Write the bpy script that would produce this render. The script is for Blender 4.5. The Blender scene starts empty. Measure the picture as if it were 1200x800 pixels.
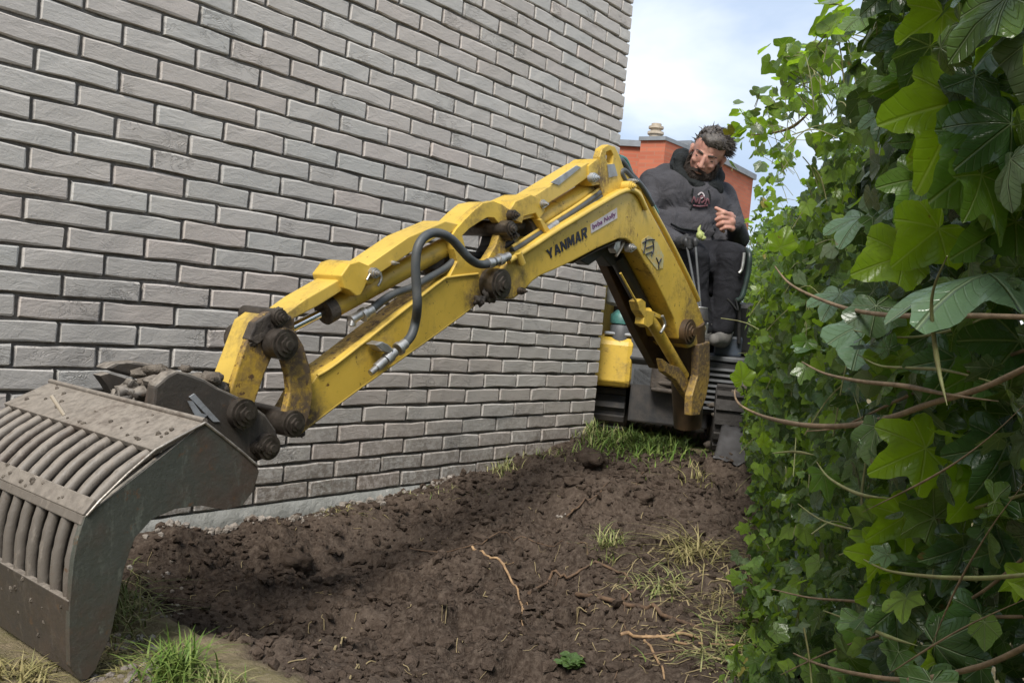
import bpy, bmesh, math, random
import numpy as np
from mathutils import Vector, Matrix, noise as mnoise
from mathutils.geometry import tessellate_polygon
random.seed(7); rng = np.random.default_rng(11)
S = bpy.context.scene
COL = S.collection
# ------------------------------------------------------------------ camera
CZ = 0.60
FPX = 1050.0
RT = np.array([0.61899664, -0.77985552, 0.09310487])
UP = np.array([-0.03520755, 0.09087366, 0.99523987])
FW = np.array([0.78460409, 0.61932814, -0.02879369])
cam = bpy.data.objects.new('camera', bpy.data.cameras.new('camera'))
cam.matrix_world = Matrix(((RT[0], UP[0], -FW[0], 0), (RT[1], UP[1], -FW[1], 0), (RT[2], UP[2], -FW[2], CZ), (0, 0, 0, 1)))
cam.data.sensor_width = 36.0; cam.data.lens = FPX / 1200 * 36.0
cam.data.clip_start = 0.03; cam.data.clip_end = 800
COL.objects.link(cam); S.camera = cam
# ------------------------------------------------------------------ sky and sun
SUN_EL, SUN_AZ = math.radians(49), math.radians(249)      # azimuth measured from +Y clockwise
w = bpy.data.worlds.new('World'); S.world = w; w.use_nodes = True
nt = w.node_tree; nt.nodes.clear(); N = nt.nodes.new; L = nt.links.new
sky = N('ShaderNodeTexSky'); sky.sky_type = 'NISHITA'; sky.sun_disc = False
sky.sun_elevation = SUN_EL; sky.sun_rotation = SUN_AZ; sky.air_density = 1.2; sky.dust_density = 2.0
bg1 = N('ShaderNodeBackground'); bg1.inputs[1].default_value = 0.10; L(sky.outputs[0], bg1.inputs[0])
tc = N('ShaderNodeTexCoord'); sep = N('ShaderNodeSeparateXYZ'); L(tc.outputs['Generated'], sep.inputs[0])
def wm(op, a, b):
    n = N('ShaderNodeMath'); n.operation = op
    for i, v in enumerate((a, b)):
        if v is None: continue
        if isinstance(v, (int, float)): n.inputs[i].default_value = v
        else: L(v, n.inputs[i])
    return n.outputs[0]
zz = wm('ADD', wm('MAXIMUM', sep.outputs[2], 0.0), 0.22)
cmb = N('ShaderNodeCombineXYZ'); L(wm('DIVIDE', sep.outputs[0], zz), cmb.inputs[0]); L(wm('DIVIDE', sep.outputs[1], zz), cmb.inputs[1])
n1 = N('ShaderNodeTexNoise'); n1.inputs['Scale'].default_value = 1.0; n1.inputs['Detail'].default_value = 6; n1.inputs['Roughness'].default_value = .52; n1.inputs['Distortion'].default_value = .3
va = N('ShaderNodeVectorMath'); va.operation = 'ADD'; va.inputs[1].default_value = (3.1, 1.7, 0); L(cmb.outputs[0], va.inputs[0]); L(va.outputs[0], n1.inputs['Vector'])
r1 = N('ShaderNodeValToRGB'); e = r1.color_ramp.elements
e[0].position = .30; e[0].color = (.225, .28, .38, 1); e[1].position = .70; e[1].color = (.60, .61, .61, 1)
q = r1.color_ramp.elements.new(.46); q.color = (.285, .34, .43, 1)
L(n1.outputs[0], r1.inputs[0])
bg2 = N('ShaderNodeBackground'); bg2.inputs[1].default_value = 1.0; L(r1.outputs[0], bg2.inputs[0])
mx = N('ShaderNodeMixShader'); mx.inputs[0].default_value = .86; L(bg1.outputs[0], mx.inputs[1]); L(bg2.outputs[0], mx.inputs[2])
wo = N('ShaderNodeOutputWorld'); L(mx.outputs[0], wo.inputs[0])
sl = bpy.data.lights.new('sun', 'SUN'); sl.energy = 2.0; sl.angle = math.radians(20); sl.color = (1, .96, .9)
so = bpy.data.objects.new('sun', sl); COL.objects.link(so)
sd = Vector((math.sin(SUN_AZ) * math.cos(SUN_EL), math.cos(SUN_AZ) * math.cos(SUN_EL), math.sin(SUN_EL)))
so.rotation_euler = sd.to_track_quat('Z', 'Y').to_euler()
S.view_settings.view_transform = 'Standard'; S.view_settings.look = 'None'; S.view_settings.gamma = 1.0
S.view_settings.exposure = 1.18

# ------------------------------------------------------------------ helpers
def ray(px, py): return (px - 600) / FPX * RT - (py - 400) / FPX * UP + FW
ORG = np.array([0, 0, CZ])
def P(px, py, Y):                       # point of the plane y = Y (parallel to the wall) seen at px, py
    d = ray(px, py); return Vector(d * (Y / d[1]) + ORG)
def D(px, py, z):                       # point at distance z along the view axis
    return Vector(ray(px, py) * z + ORG)
def project(v):
    q = np.asarray(v) - ORG
    z = q @ FW
    return 600 + FPX * (q @ RT) / z, 400 - FPX * (q @ UP) / z, z

def link(name, me, m=None, parent=None, smooth=False):
    o = bpy.data.objects.new(name, me); COL.objects.link(o)
    if m is not None and not me.materials: me.materials.append(m)
    if parent is not None: o.parent = parent; o.matrix_parent_inverse = Matrix.Translation(-parent.matrix_world.translation) if parent.type == 'EMPTY' or True else Matrix()
    if smooth:
        me.polygons.foreach_set('use_smooth', [True] * len(me.polygons))
    return o
def tag(o, label=None, cat=None, group=None, kind=None):
    if label: o['label'] = label
    if cat: o['category'] = cat
    if group: o['group'] = group
    if kind: o['kind'] = kind
    return o
def empty(name, loc, label, cat, group=None):
    o = bpy.data.objects.new(name, None); COL.objects.link(o); o.location = loc
    o.empty_display_size = .1
    o.matrix_world = Matrix.Translation(loc)
    return tag(o, label, cat, group)
class MB:
    def __init__(s): s.v = []; s.f = []; s.sm = []
    def add(s, vs, fs, smooth=False):
        b = len(s.v); s.v += [tuple(v) for v in vs]; s.f += [tuple(i + b for i in f) for f in fs]; s.sm += [smooth] * len(fs); return s
    def prism(s, pts, ext, holes=()):   # outline (3D points), extrusion vector
        loops = [list(map(Vector, pts))] + [list(map(Vector, h)) for h in holes]
        flat = [p for l in loops for p in l]; n = len(flat); ext = Vector(ext)
        tris = tessellate_polygon(loops)
        vs = flat + [p + ext for p in flat]
        fs = [tuple(t) for t in tris] + [tuple(i + n for i in reversed(t)) for t in tris]
        k = 0
        for l in loops:
            m = len(l)
            for i in range(m): a, b = k + i, k + (i + 1) % m; fs.append((a, b, b + n, a + n))
            k += m
        return s.add(vs, fs)
    def box(s, c, ax, ay, az):          # centre and three half-axis vectors
        c, ax, ay, az = map(Vector, (c, ax, ay, az))
        vs = [c + sx * ax + sy * ay + sz * az for sz in (-1, 1) for sy in (-1, 1) for sx in (-1, 1)]
        return s.add(vs, [(0, 2, 3, 1), (4, 5, 7, 6), (0, 1, 5, 4), (2, 6, 7, 3), (0, 4, 6, 2), (1, 3, 7, 5)])
    def tube(s, pts, r, n=10, cap=True):
        pts = [Vector(p) for p in pts]; m = len(pts)
        rs = list(r) if hasattr(r, '__len__') else [r] * m
        t0 = (pts[1] - pts[0]).normalized(); u = t0.orthogonal().normalized(); vs = []
        for i, p in enumerate(pts):
            t = (pts[min(i + 1, m - 1)] - pts[max(i - 1, 0)]).normalized()
            u = (u - u.dot(t) * t).normalized(); v = t.cross(u)
            for k in range(n):
                a = 2 * math.pi * k / n; vs.append(p + rs[i] * (math.cos(a) * u + math.sin(a) * v))
        fs = [(i * n + k, i * n + (k + 1) % n, (i + 1) * n + (k + 1) % n, (i + 1) * n + k) for i in range(m - 1) for k in range(n)]
        s.add(vs, fs, True)
        if cap:
            s.add(vs[:n], [tuple(reversed(range(n)))]); s.add(vs[-n:], [tuple(range(n))])
        return s
    def lump(s, c, r, seed=0, sub=2, amp=.35, freq=2.0, sc=(1, 1, 1)):
        bm = bmesh.new(); bmesh.ops.create_icosphere(bm, subdivisions=sub, radius=1)
        off = Vector((seed * 3.7, seed * 1.3, seed * 7.1)); vs = []
        for v in bm.verts:
            k = 1 + amp * mnoise.noise(v.co * freq + off); vs.append(Vector(c) + Vector((v.co.x * sc[0], v.co.y * sc[1], v.co.z * sc[2])) * (k * r))
        s.add(vs, [tuple(x.index for x in f.verts) for f in bm.faces], sub > 1); bm.free(); return s
    def mesh(s, name):
        me = bpy.data.meshes.new(name); me.from_pydata(s.v, [], s.f); me.validate()
        if len(me.polygons) == len(s.sm): me.polygons.foreach_set('use_smooth', s.sm)
        bm = bmesh.new(); bm.from_mesh(me); bmesh.ops.recalc_face_normals(bm, faces=bm.faces); bm.to_mesh(me); bm.free()
        return me
    def build(s, name, m, parent=None, bevel=0):
        o = link(name, s.mesh(name), m, parent)
        if bevel:
            b = o.modifiers.new('bevel', 'BEVEL'); b.width = bevel; b.segments = 2; b.limit_method = 'ANGLE'; b.angle_limit = math.radians(35)
        return o
def spline(pts, n=6):                   # Catmull-Rom through the points
    pts = [Vector(p) for p in pts]; out = []
    for i in range(len(pts) - 1):
        a, b, c, d = pts[max(i - 1, 0)], pts[i], pts[i + 1], pts[min(i + 2, len(pts) - 1)]
        for k in range(n):
            t = k / n
            out.append(.5 * ((2 * b) + (c - a) * t + (2 * a - 5 * b + 4 * c - d) * t * t + (3 * b - a - 3 * c + d) * t ** 3))
    return out + [pts[-1]]

# ------------------------------------------------------------------ materials
def srgb(r, g, b): return tuple(((c / 255) / 12.92 if c <= 10 else ((c / 255 + .055) / 1.055) ** 2.4) for c in (r, g, b)) + (1,)
class Mat:
    def __init__(s, name, rough=.6, metal=0, spec=.5):
        s.m = bpy.data.materials.new(name); s.m.use_nodes = True; s.t = s.m.node_tree
        s.b = s.t.nodes['Principled BSDF']; s.out = s.t.nodes['Material Output']
        s.b.inputs['Roughness'].default_value = rough; s.b.inputs['Metallic'].default_value = metal
        s.b.inputs['Specular IOR Level'].default_value = spec
        s.geo = s.n('ShaderNodeNewGeometry')
    def n(s, t): return s.t.nodes.new(t)
    def l(s, a, b): s.t.links.new(a, b)
    def val(s, v, inp):
        if v is None: return
        if isinstance(v, (int, float)): inp.default_value = v
        elif isinstance(v, (tuple, list)): inp.default_value = tuple(v) if len(v) == len(inp.default_value) else tuple(v) + (1,)
        else: s.l(v, inp)
    def noise(s, scale, detail=4, rough=.6, vec=None, dist=0, stretch=None):
        v = vec if vec is not None else s.geo.outputs['Position']
        if stretch:
            mp = s.n('ShaderNodeMapping'); mp.inputs['Scale'].default_value = stretch; s.l(v, mp.inputs[0]); v = mp.outputs[0]
        k = s.n('ShaderNodeTexNoise'); k.inputs['Scale'].default_value = scale; k.inputs['Detail'].default_value = detail
        k.inputs['Roughness'].default_value = rough; k.inputs['Distortion'].default_value = dist; s.l(v, k.inputs['Vector']); return k.outputs[0]
    def ramp(s, f, a, b, lo=0., hi=1.):
        k = s.n('ShaderNodeMapRange'); k.inputs[1].default_value = a; k.inputs[2].default_value = b; k.inputs[3].default_value = lo; k.inputs[4].default_value = hi
        s.l(f, k.inputs[0]); return k.outputs[0]
    def mix(s, f, a, b, mode='MIX'):
        k = s.n('ShaderNodeMix'); k.data_type = 'RGBA'; k.blend_type = mode; s.val(f, k.inputs[0]); s.val(a, k.inputs[6]); s.val(b, k.inputs[7]); return k.outputs[2]
    def math(s, op, a, b=None, c=None):
        k = s.n('ShaderNodeMath'); k.operation = op
        for i, v in enumerate((a, b, c)): s.val(v, k.inputs[i])
        return k.outputs[0]
    def attr(s, name, out='Color'):
        k = s.n('ShaderNodeAttribute'); k.attribute_name = name; return k.outputs[out]
    def color(s, c): s.val(c, s.b.inputs['Base Color']); return s
    def bump(s, h, strength=.5, dist=.01):
        k = s.n('ShaderNodeBump'); k.inputs['Strength'].default_value = strength; k.inputs['Distance'].default_value = dist; s.l(h, k.inputs['Height'])
        s.l(k.outputs[0], s.b.inputs['Normal']); return s
def simple(name, c1, c2=None, scale=20, rough=.6, metal=0, bump=.15, bd=.004, spec=.5):
    m = Mat(name, rough, metal, spec)
    c2 = c2 or tuple(x * .6 for x in c1)
    m.color(m.mix(m.ramp(m.noise(scale), .35, .68), c1, c2)); m.bump(m.noise(scale * 4, 3), bump, bd); return m.m
PIV = []
def machine_paint(name, base, mud=.45, rust=.62):
    m = Mat(name, .36)
    a = m.noise(7, 5); c = m.mix(m.ramp(a, .35, .7), base, tuple(x * .82 for x in base))
    fine = m.noise(60, 6, .7)
    c = m.mix(m.ramp(m.noise(45, 5, .7), rust, rust + .05), c, (.10, .045, .012))                 # scuffs through the paint
    near = None
    for px, py, r in ((588, 333, .16), (345, 497, .13), (335, 404, .14), (597, 268, .12), (320, 378, .14), (809, 389, .22), (560, 356, .10), (700, 208, .08)):
        d = ray(px, py); p = d * (1.75 / d[1]) + ORG
        k = m.n('ShaderNodeVectorMath'); k.operation = 'DISTANCE'; m.l(m.geo.outputs['Position'], k.inputs[0]); k.inputs[1].default_value = tuple(p)
        v = m.ramp(k.outputs['Value'], r * .25, r, 1, 0); near = v if near is None else m.math('MAXIMUM', near, v)
    streak = m.noise(16, 5, .7, stretch=(1, 1, .22))
    c = m.mix(m.math('MULTIPLY', m.ramp(streak, .58, .72), .32), c, (.22, .135, .035))
    big = m.math('ADD', m.noise(9, 6, .7), m.math('MULTIPLY', near, .20))
    md = m.math('MULTIPLY', m.ramp(big, mud, mud + .26), m.ramp(m.math('ADD', fine, m.math('MULTIPLY', near, .1)), .34, .58))
    c = m.mix(md, c, (.11, .075, .045))
    m.color(c); m.val(m.math('MULTIPLY_ADD', md, .45, m.ramp(fine, .3, .7, .28, .48)), m.b.inputs['Roughness'])
    m.bump(m.math('ADD', m.math('MULTIPLY', fine, .3), md), .25, .003); return m.m
YEL = (.66, .44, .065)
M = {}
M['yellow'] = machine_paint('yellow_paint', YEL, .50, .63)
M['yellow_dirty'] = machine_paint('yellow_paint_muddy', (.55, .35, .05), .38, .56)
M['yellow_clean'] = machine_paint('yellow_paint_clean', (.64, .44, .085), .56, .66)
M['yellow_filthy'] = machine_paint('yellow_paint_filthy', (.44, .28, .05), .30, .62)
M['mudmetal'] = simple('muddy_metal', (.085, .068, .052), (.03, .024, .02), 22, .75, 0, .6, .006)
M['pinsteel'] = simple('greasy_pin_steel', (.13, .11, .092), (.05, .04, .032), 40, .36, .65, .2, .002)
M['brownmetal'] = simple('brown_boom_underside', (.085, .048, .02), (.035, .022, .012), 14, .6, 0, .3, .004)
M['black'] = simple('black_plastic', (.018, .018, .019), (.03, .028, .026), 14, .5, 0, .15)
M['rubber'] = simple('black_rubber', (.026, .026, .027), (.06, .052, .045), 16, .7, 0, .3)
M['hose'] = simple('hose_rubber', (.055, .062, .066), (.085, .085, .08), 30, .55, 0, .1)
M['chrome'] = simple('chrome_rod', (.75, .75, .75), (.65, .65, .65), 20, .12, 1, 0)
M['zinc'] = simple('zinc_fitting', (.55, .54, .52), (.35, .33, .3), 60, .38, .8, .1)
M['greypanel'] = simple('grey_panel', (.10, .105, .11), (.06, .06, .06), 14, .55, 0, .15)
M['palegrey'] = simple('pale_plastic', (.34, .36, .38), (.22, .22, .22), 30, .5)
M['teal'] = simple('teal_plastic', (.06, .20, .17), (.04, .10, .09), 25, .45)
M['bluegrey'] = simple('blue_grey_panel', (.045, .06, .085), (.03, .035, .04), 20, .5)
def bucket_mat(name, base):
    m = Mat(name, .5)
    big = m.noise(5, 6, .65); fine = m.noise(55, 6, .7)
    sp = m.n('ShaderNodeSeparateXYZ'); m.l(m.geo.outputs['Normal'], sp.inputs[0])
    dust = m.math('MULTIPLY', m.ramp(sp.outputs[2], .15, .75), m.ramp(fine, .25, .6))
    c = m.mix(m.ramp(big, .50, .66), base, (.075, .055, .042))
    c = m.mix(m.math('MULTIPLY', m.ramp(m.noise(38, 5, .75, stretch=(1, 1, .35)), .56, .66), .6), c, tuple(x * 2.1 for x in base))
    c = m.mix(m.ramp(m.noise(30, 6, .75), .60, .68), c, (.10, .06, .035))
    c = m.mix(m.math('MULTIPLY', dust, .85), c, (.27, .235, .195))
    m.color(c); m.val(m.ramp(fine, .3, .7, .42, .75), m.b.inputs['Roughness']); m.bump(m.math('ADD', fine, m.math('MULTIPLY', big, 2.)), .35, .004); return m.m
M['bucket'] = bucket_mat('bucket_steel', (.060, .065, .054))
M['bucketmud'] = bucket_mat('bucket_bar_steel', (.125, .108, .09))
M['hitch'] = bucket_mat('muddy_hitch_steel', (.050, .042, .034))
def brick_mat():
    m = Mat('grey_painted_brick', .62)
    oi = m.n('ShaderNodeObjectInfo'); rnd = m.math('FRACT', m.math('ADD', oi.outputs['Random'], m.geo.outputs['Random Per Island']))
    tcn = m.n('ShaderNodeTexCoord'); pos = m.geo.outputs['Position']
    c = m.mix(rnd, (.43, .387, .345), (.50, .472, .432))
    c = m.mix(m.ramp(m.noise(1.6, 3), .38, .62), c, m.mix(rnd, (.495, .435, .39), (.43, .42, .39)))
    c = m.mix(m.math('MULTIPLY', m.ramp(m.noise(120, 5, .7), .58, .72), .35), c, (.17, .16, .145))
    cr = m.noise(13, 5, .62, stretch=(1, 1, 2.6), dist=1.6)
    ridge = m.math('ABSOLUTE', m.math('SUBTRACT', cr, .5))
    fold = m.ramp(ridge, 0, .045)                                   # thin fold lines of hand-made brick
    patch = m.ramp(m.noise(5.2, 2), .54, .64)
    pick = m.ramp(m.math('FRACT', m.math('MULTIPLY', rnd, 7.31)), .52, .66)
    fold2 = m.math('SUBTRACT', 1., m.math('MULTIPLY', m.math('SUBTRACT', 1., fold), m.math('MULTIPLY', patch, pick)))
    h = m.math('ADD', m.math('MULTIPLY', fold2, .75), m.math('ADD', m.math('MULTIPLY', cr, .55), m.math('MULTIPLY', m.noise(170, 4, .7), .22)))
    spz = m.n('ShaderNodeSeparateXYZ'); m.l(pos, spz.inputs[0])
    splash = m.math('MULTIPLY', m.ramp(m.math('ADD', spz.outputs[2], m.math('MULTIPLY', m.noise(5, 5, .7), .5)), .50, .20), m.ramp(m.noise(60, 5, .7), .38, .56))
    c = m.mix(m.math('MULTIPLY', splash, .7), c, (.16, .125, .095))
    c = m.mix(m.math('MULTIPLY', m.ramp(m.noise(2.3, 4, .6, stretch=(1.5, 1, .5)), .52, .72), .35), c, (.27, .265, .25))
    m.color(m.mix(m.math('MULTIPLY', m.math('SUBTRACT', 1., fold2), .16), c, (.16, .15, .14))); m.bump(h, .7, .006); return m.m
M['brick'] = brick_mat()
M['mortar'] = simple('dark_mortar', (.115, .105, .095), (.18, .167, .15), 60, .9, 0, .6, .006)
def plinth_mat():
    m = Mat('grey_plinth', .8)
    c = m.mix(m.ramp(m.noise(9, 6, .7), .35, .68), (.30, .30, .28), (.19, .19, .17))
    c = m.mix(m.ramp(m.noise(30, 5, .7), .62, .72), c, (.44, .42, .39))
    m.color(c); m.bump(m.noise(26, 6, .7, dist=.6), .8, .015); return m.m
M['plinth'] = plinth_mat()

# ------------------------------------------------------------------ ground
def h2(ix, iy, s): 
    n = (ix.astype(np.int64) * 374761393 + iy.astype(np.int64) * 668265263 + s * 1442695041) & 0x7fffffff
    n = ((n ^ (n >> 13)) * 1274126177) & 0x7fffffff
    return ((n ^ (n >> 16)) & 0xffff) / 65535.0
def vnoise(x, y, s=0):
    ix, iy = np.floor(x), np.floor(y); fx, fy = x - ix, y - iy
    fx = fx * fx * (3 - 2 * fx); fy = fy * fy * (3 - 2 * fy)
    a, b, c, d = h2(ix, iy, s), h2(ix + 1, iy, s), h2(ix, iy + 1, s), h2(ix + 1, iy + 1, s)
    return (a * (1 - fx) + b * fx) * (1 - fy) + (c * (1 - fx) + d * fx) * fy - .5
def cells(x, y, s=0):                   # distance to the nearest jittered cell point: rounded lumps
    ix, iy = np.floor(x), np.floor(y); best = np.full_like(x, 9.)
    for dx in (-1, 0, 1):
        for dy in (-1, 0, 1):
            cx = ix + dx + h2(ix + dx, iy + dy, s); cy = iy + dy + h2(ix + dx, iy + dy, s + 5)
            rr = .5 + h2(ix + dx, iy + dy, s + 9)
            best = np.minimum(best, np.hypot(x - cx, y - cy) / rr)
    return np.clip(1 - best * 1.25, 0, 1) ** .5
WY = 2.3939
CTRL = np.array([(1.39, 2.39, -.12), (1.79, 2.39, -.145), (2.14, 2.39, -.125), (2.44, 2.39, -.115), (2.78, 2.39, -.085), (3.11, 2.39, -.055), (3.71, 2.39, .03), (.5, 2.39, -.1),
    (1.35, 1.78, -.25), (1.25, 2.1, -.25), (1.75, 2.0, -.27), (2.05, 2.1, -.25), (2.3, 2.15, -.19), (2.4, 1.8, -.11), (1.9, 1.4, -.17), (1.4, 1.1, -.16), (2.9, 1.75, -.02), (3.35, 1.95, .05), (3.3, 1.5, 0), (3.8, 1.85, .03),
    (4.3, 2.0, .0), (5, 2.5, 0), (2.4, 1.0, -.07), (3.5, 1.4, 0.01), (1.75, .75, -.09), (.75, 1.55, -.10), (.95, 1.3, -.10), (.95, 1.89, -.11), (0, 1, -.1), (0, 2.4, -.1), (.8, 2.2, -.12),
    (0, -2, -.05), (3, 0, 0), (5, 1, 0), (7, 4, 0), (4, 4, 0), (9, 1, 0), (-3, 1, -.1), (2.6, 1.35, -.06), (2.95, 2.1, -.03), (3.5, 2.2, .035), (2.75, 2.2, -.09)])
EDGE = (np.array(P(150, 690, 1.89))[:2] * 0 + [1.10, 1.93], np.array([1.045, 1.24]))
def soil_mask(x, y):                    # 1 on dug soil, 0 on turf and path
    wob = .05 * vnoise(x * 6, y * 6, 3) + .02 * vnoise(x * 25, y * 25, 4)
    t = (y - 1.24) / .69
    xe = 1.045 + .055 * t + np.clip(1.24 - y, 0, 9) * .1
    a = np.clip((x - xe + wob) / .035, 0, 1)
    xr = 3.85 + .35 * (2.0 - y)         # where the dug soil ends in front of the machine
    b = np.clip((xr - x + 3 * wob) / .10, 0, 1)
    c = np.clip((y - (.03 + .46 * (x - .9) ) + 4 * wob) / .2, 0, 1)
    return a * b * c
def base_h(x, y):
    num = np.zeros_like(x); den = np.zeros_like(x)
    for cx, cy, cz in CTRL:
        wgt = 1 / ((x - cx) ** 2 + (y - cy) ** 2 + .012) ** 2; num += wgt * cz; den += wgt
    return num / den
def ground_h(x, y, detail=True):
    x = np.asarray(x, float); y = np.asarray(y, float)
    s = soil_mask(x, y); h = base_h(x, y)
    flat = -.095 + .0 * x
    left = np.clip((1.2 - x) / .12, 0, 1) * np.clip((y + .5), 0, 1)
    tt = 1.045 + .055 * (y - 1.24) / .69
    turf = np.clip((tt + .02 - x) / .05, 0, 1) * np.clip((6 - abs(x)) / 3, 0, 1)
    h = h * (1 - turf) + flat * turf
    if detail:
        big = .10 * vnoise(x * 3.1, y * 3.1, 1) + .045 * vnoise(x * 7, y * 7, 2) + .03 * vnoise(x * 16, y * 16, 6)
        cl = .052 * cells(x * 7 + vnoise(x * 20, y * 20, 8), y * 7, 11) * (h2(np.floor(x * 7), np.floor(y * 7), 2) > .3) + .026 * cells(x * 17, y * 17, 12) + .013 * cells(x * 38, y * 38, 13)
        fine = .012 * vnoise(x * 45, y * 45, 7) + .006 * vnoise(x * 95, y * 95, 9)
        rough = s * np.clip((2.42 - y) / .16, .12, 1) * (.75 + .5 * vnoise(x * 2.2, y * 2.2, 21) * 2)
        h = h + rough * (big * .7 + cl - .03 + fine) + (1 - s) * (.02 * vnoise(x * 9, y * 9, 2) + .008 * vnoise(x * 40, y * 40, 5)) * (np.abs(x) < 12)
    return h
def axis(lo, hi, step, far):
    mid = list(np.arange(lo, hi, step)); a, d = lo, step; pre = []
    while a > -far: d *= 1.35; a -= d; pre.append(a)
    b, d = mid[-1], step; post = []
    while b < far: d *= 1.35; b += d; post.append(b)
    return np.array(pre[::-1] + mid + post)
gx = axis(.55, 4.5, .0115, 300); gy = axis(.0, 2.45, .0115, 300)
GX, GY = np.meshgrid(gx, gy); GH = ground_h(GX, GY)
nx, ny = len(gx), len(gy)
me = bpy.data.meshes.new('ground')
me.vertices.add(nx * ny); me.vertices.foreach_set('co', np.stack([GX, GY, GH], -1).astype(np.float32).ravel())
ii = np.arange(nx * ny).reshape(ny, nx)
fa = np.stack([ii[:-1, :-1], ii[:-1, 1:], ii[1:, 1:], ii[1:, :-1]], -1).reshape(-1, 4)
me.loops.add(fa.size); me.loops.foreach_set('vertex_index', fa.ravel().astype(np.int32))
me.polygons.add(len(fa)); me.polygons.foreach_set('loop_start', (np.arange(len(fa)) * 4).astype(np.int32)); me.polygons.foreach_set('loop_total', np.full(len(fa), 4, np.int32))
me.update(calc_edges=True); me.polygons.foreach_set('use_smooth', [True] * len(fa))
at = me.attributes.new('soil', 'FLOAT', 'POINT'); at.data.foreach_set('value', soil_mask(GX, GY).astype(np.float32).ravel())
def ground_mat():
    m = Mat('soil_and_turf', .97, 0, .08)
    s = m.attr('soil', 'Fac')
    fine = m.noise(70, 6, .7); med = m.noise(8, 5, .65)
    soil = m.mix(m.ramp(med, .36, .66), (.058, .042, .032), (.100, .075, .058))
    soil = m.mix(m.math('MULTIPLY', m.ramp(m.noise(2.1, 5, .65),   .45, .60), .9), soil, (.046, .033, .025))
    soil = m.mix(m.ramp(fine, .42, .75), soil, (.155, .12, .093))
    soil = m.mix(m.ramp(m.noise(160, 3, .7), .68, .74), soil, (.24, .20, .16))
    turf = m.mix(m.ramp(m.noise(11, 6, .7), .38, .62), (.25, .20, .13), (.17, .15, .075))
    turf = m.mix(m.ramp(m.noise(90, 5, .7), .55, .7), turf, (.25, .21, .15))
    m.color(m.mix(s, turf, soil)); m.bump(m.math('ADD', fine, m.math('MULTIPLY', m.noise(25, 5, .7), 1.5)), .9, .012); return m.m
M['ground'] = ground_mat()
g = link('ground', me, M['ground']); tag(g, kind='structure')
def gz(x, y): return float(ground_h(np.array([x]), np.array([y]))[0])
def GP(px, py, lift=0.0):               # where the line of sight at px, py meets the ground
    d = ray(px, py); ts = np.linspace(.9, 9, 1400); pts = ORG + ts[:, None] * d
    b = pts[:, 2] < ground_h(pts[:, 0], pts[:, 1]); i = int(np.argmax(b)) if b.any() else -1
    p = pts[i]; return Vector((p[0], p[1], p[2] + lift))
# loose clods
def clod_field(name, n, lo, hi, m, region, seed):
    r = np.random.default_rng(seed); bm = bmesh.new(); bmesh.ops.create_icosphere(bm, subdivisions=1, radius=1)
    V0 = np.array([v.co[:] for v in bm.verts]); F0 = np.array([[v.index for v in f.verts] for f in bm.faces]); bm.free()
    x, y = region(r, n); k = soil_mask(x, y) > .4; x, y = x[k], y[k]; n = len(x); z = ground_h(x, y)
    sz = lo * (hi / lo) ** (r.random(n) ** 3.4)
    jit = 1 + .3 * r.standard_normal((n, len(V0), 1)) * .8
    V = V0[None] * jit * sz[:, None, None] * (np.array([1, 1, .75]) + .2 * r.standard_normal((n, 1, 3)))
    V += np.stack([x, y, z + sz * .25], -1)[:, None]
    F = F0[None] + (np.arange(n) * len(V0))[:, None, None]
    me = bpy.data.meshes.new(name); me.from_pydata(V.reshape(-1, 3).tolist(), [], F.reshape(-1, 3).tolist())
    return tag(link(name, me, m), kind='stuff')
M['clod'] = simple('soil_clod', (.056, .041, .031), (.100, .075, .058), 40, .97, 0, .8, .01, .06)
clod_field('soil_crumbs', 17000, .003, .019, M['clod'], lambda r, n: (1.0 + 3.1 * r.random(n), .5 + 1.88 * r.random(n)), 3)
M['rubble'] = simple('mortar_rubble', (.34, .30, .26), (.14, .115, .09), 30, .9, 0, .8, .01)
mb = MB()
for i in range(210):
    t = random.random(); px = 165 + 380 * t + random.gauss(0, 12)
    c = P(px, 600, WY); x = c.x; y = WY - .022 - abs(random.gauss(0, .03)); r = random.choice((.003, .004, .005, .006, .009, .013)) * random.uniform(.6, 1.2)
    mb.lump((x, y, gz(x, y) + r * .4), r, i, 1, .6, 1.8)
for i in range(45):
    p = GP(random.uniform(150, 215), random.uniform(655, 730)); mb.lump(p, random.uniform(.002, .009), i + 900, 1, .6)
for i in range(90):
    p = GP(random.uniform(95, 185), random.uniform(745, 800)); mb.lump(p, random.uniform(.003, .010), i + 1900, 1, .6)
tag(mb.build('rubble', M['rubble']), kind='stuff')
BIG_CLODS = [(468, 744, .020, 'dark round soil clod lying alone on the smooth foreground soil'), (694, 541, .055, 'largest rounded soil clod on the crest of the mound below the boom'),
             (345, 665, .05, 'dark soil lump in the trench below the house plinth'), (755, 585, .035, 'soil clod right of the mound crest beside the thin twig'), (672, 566, .03, 'small soil clod on the near slope of the mound'),
             (810, 560, .05, 'soil clod at the far right of the mound near the track')]
for i, (px, py, r, lab) in enumerate(BIG_CLODS):
    mb = MB(); mb.lump(GP(px, py, r * .2), r, i + 5, 3, .7, 1.7, (1.15, 1, .72)); o = mb.build('soil_clod', M['clod']); tag(o, lab, 'soil clod', 'loose soil clods')

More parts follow.
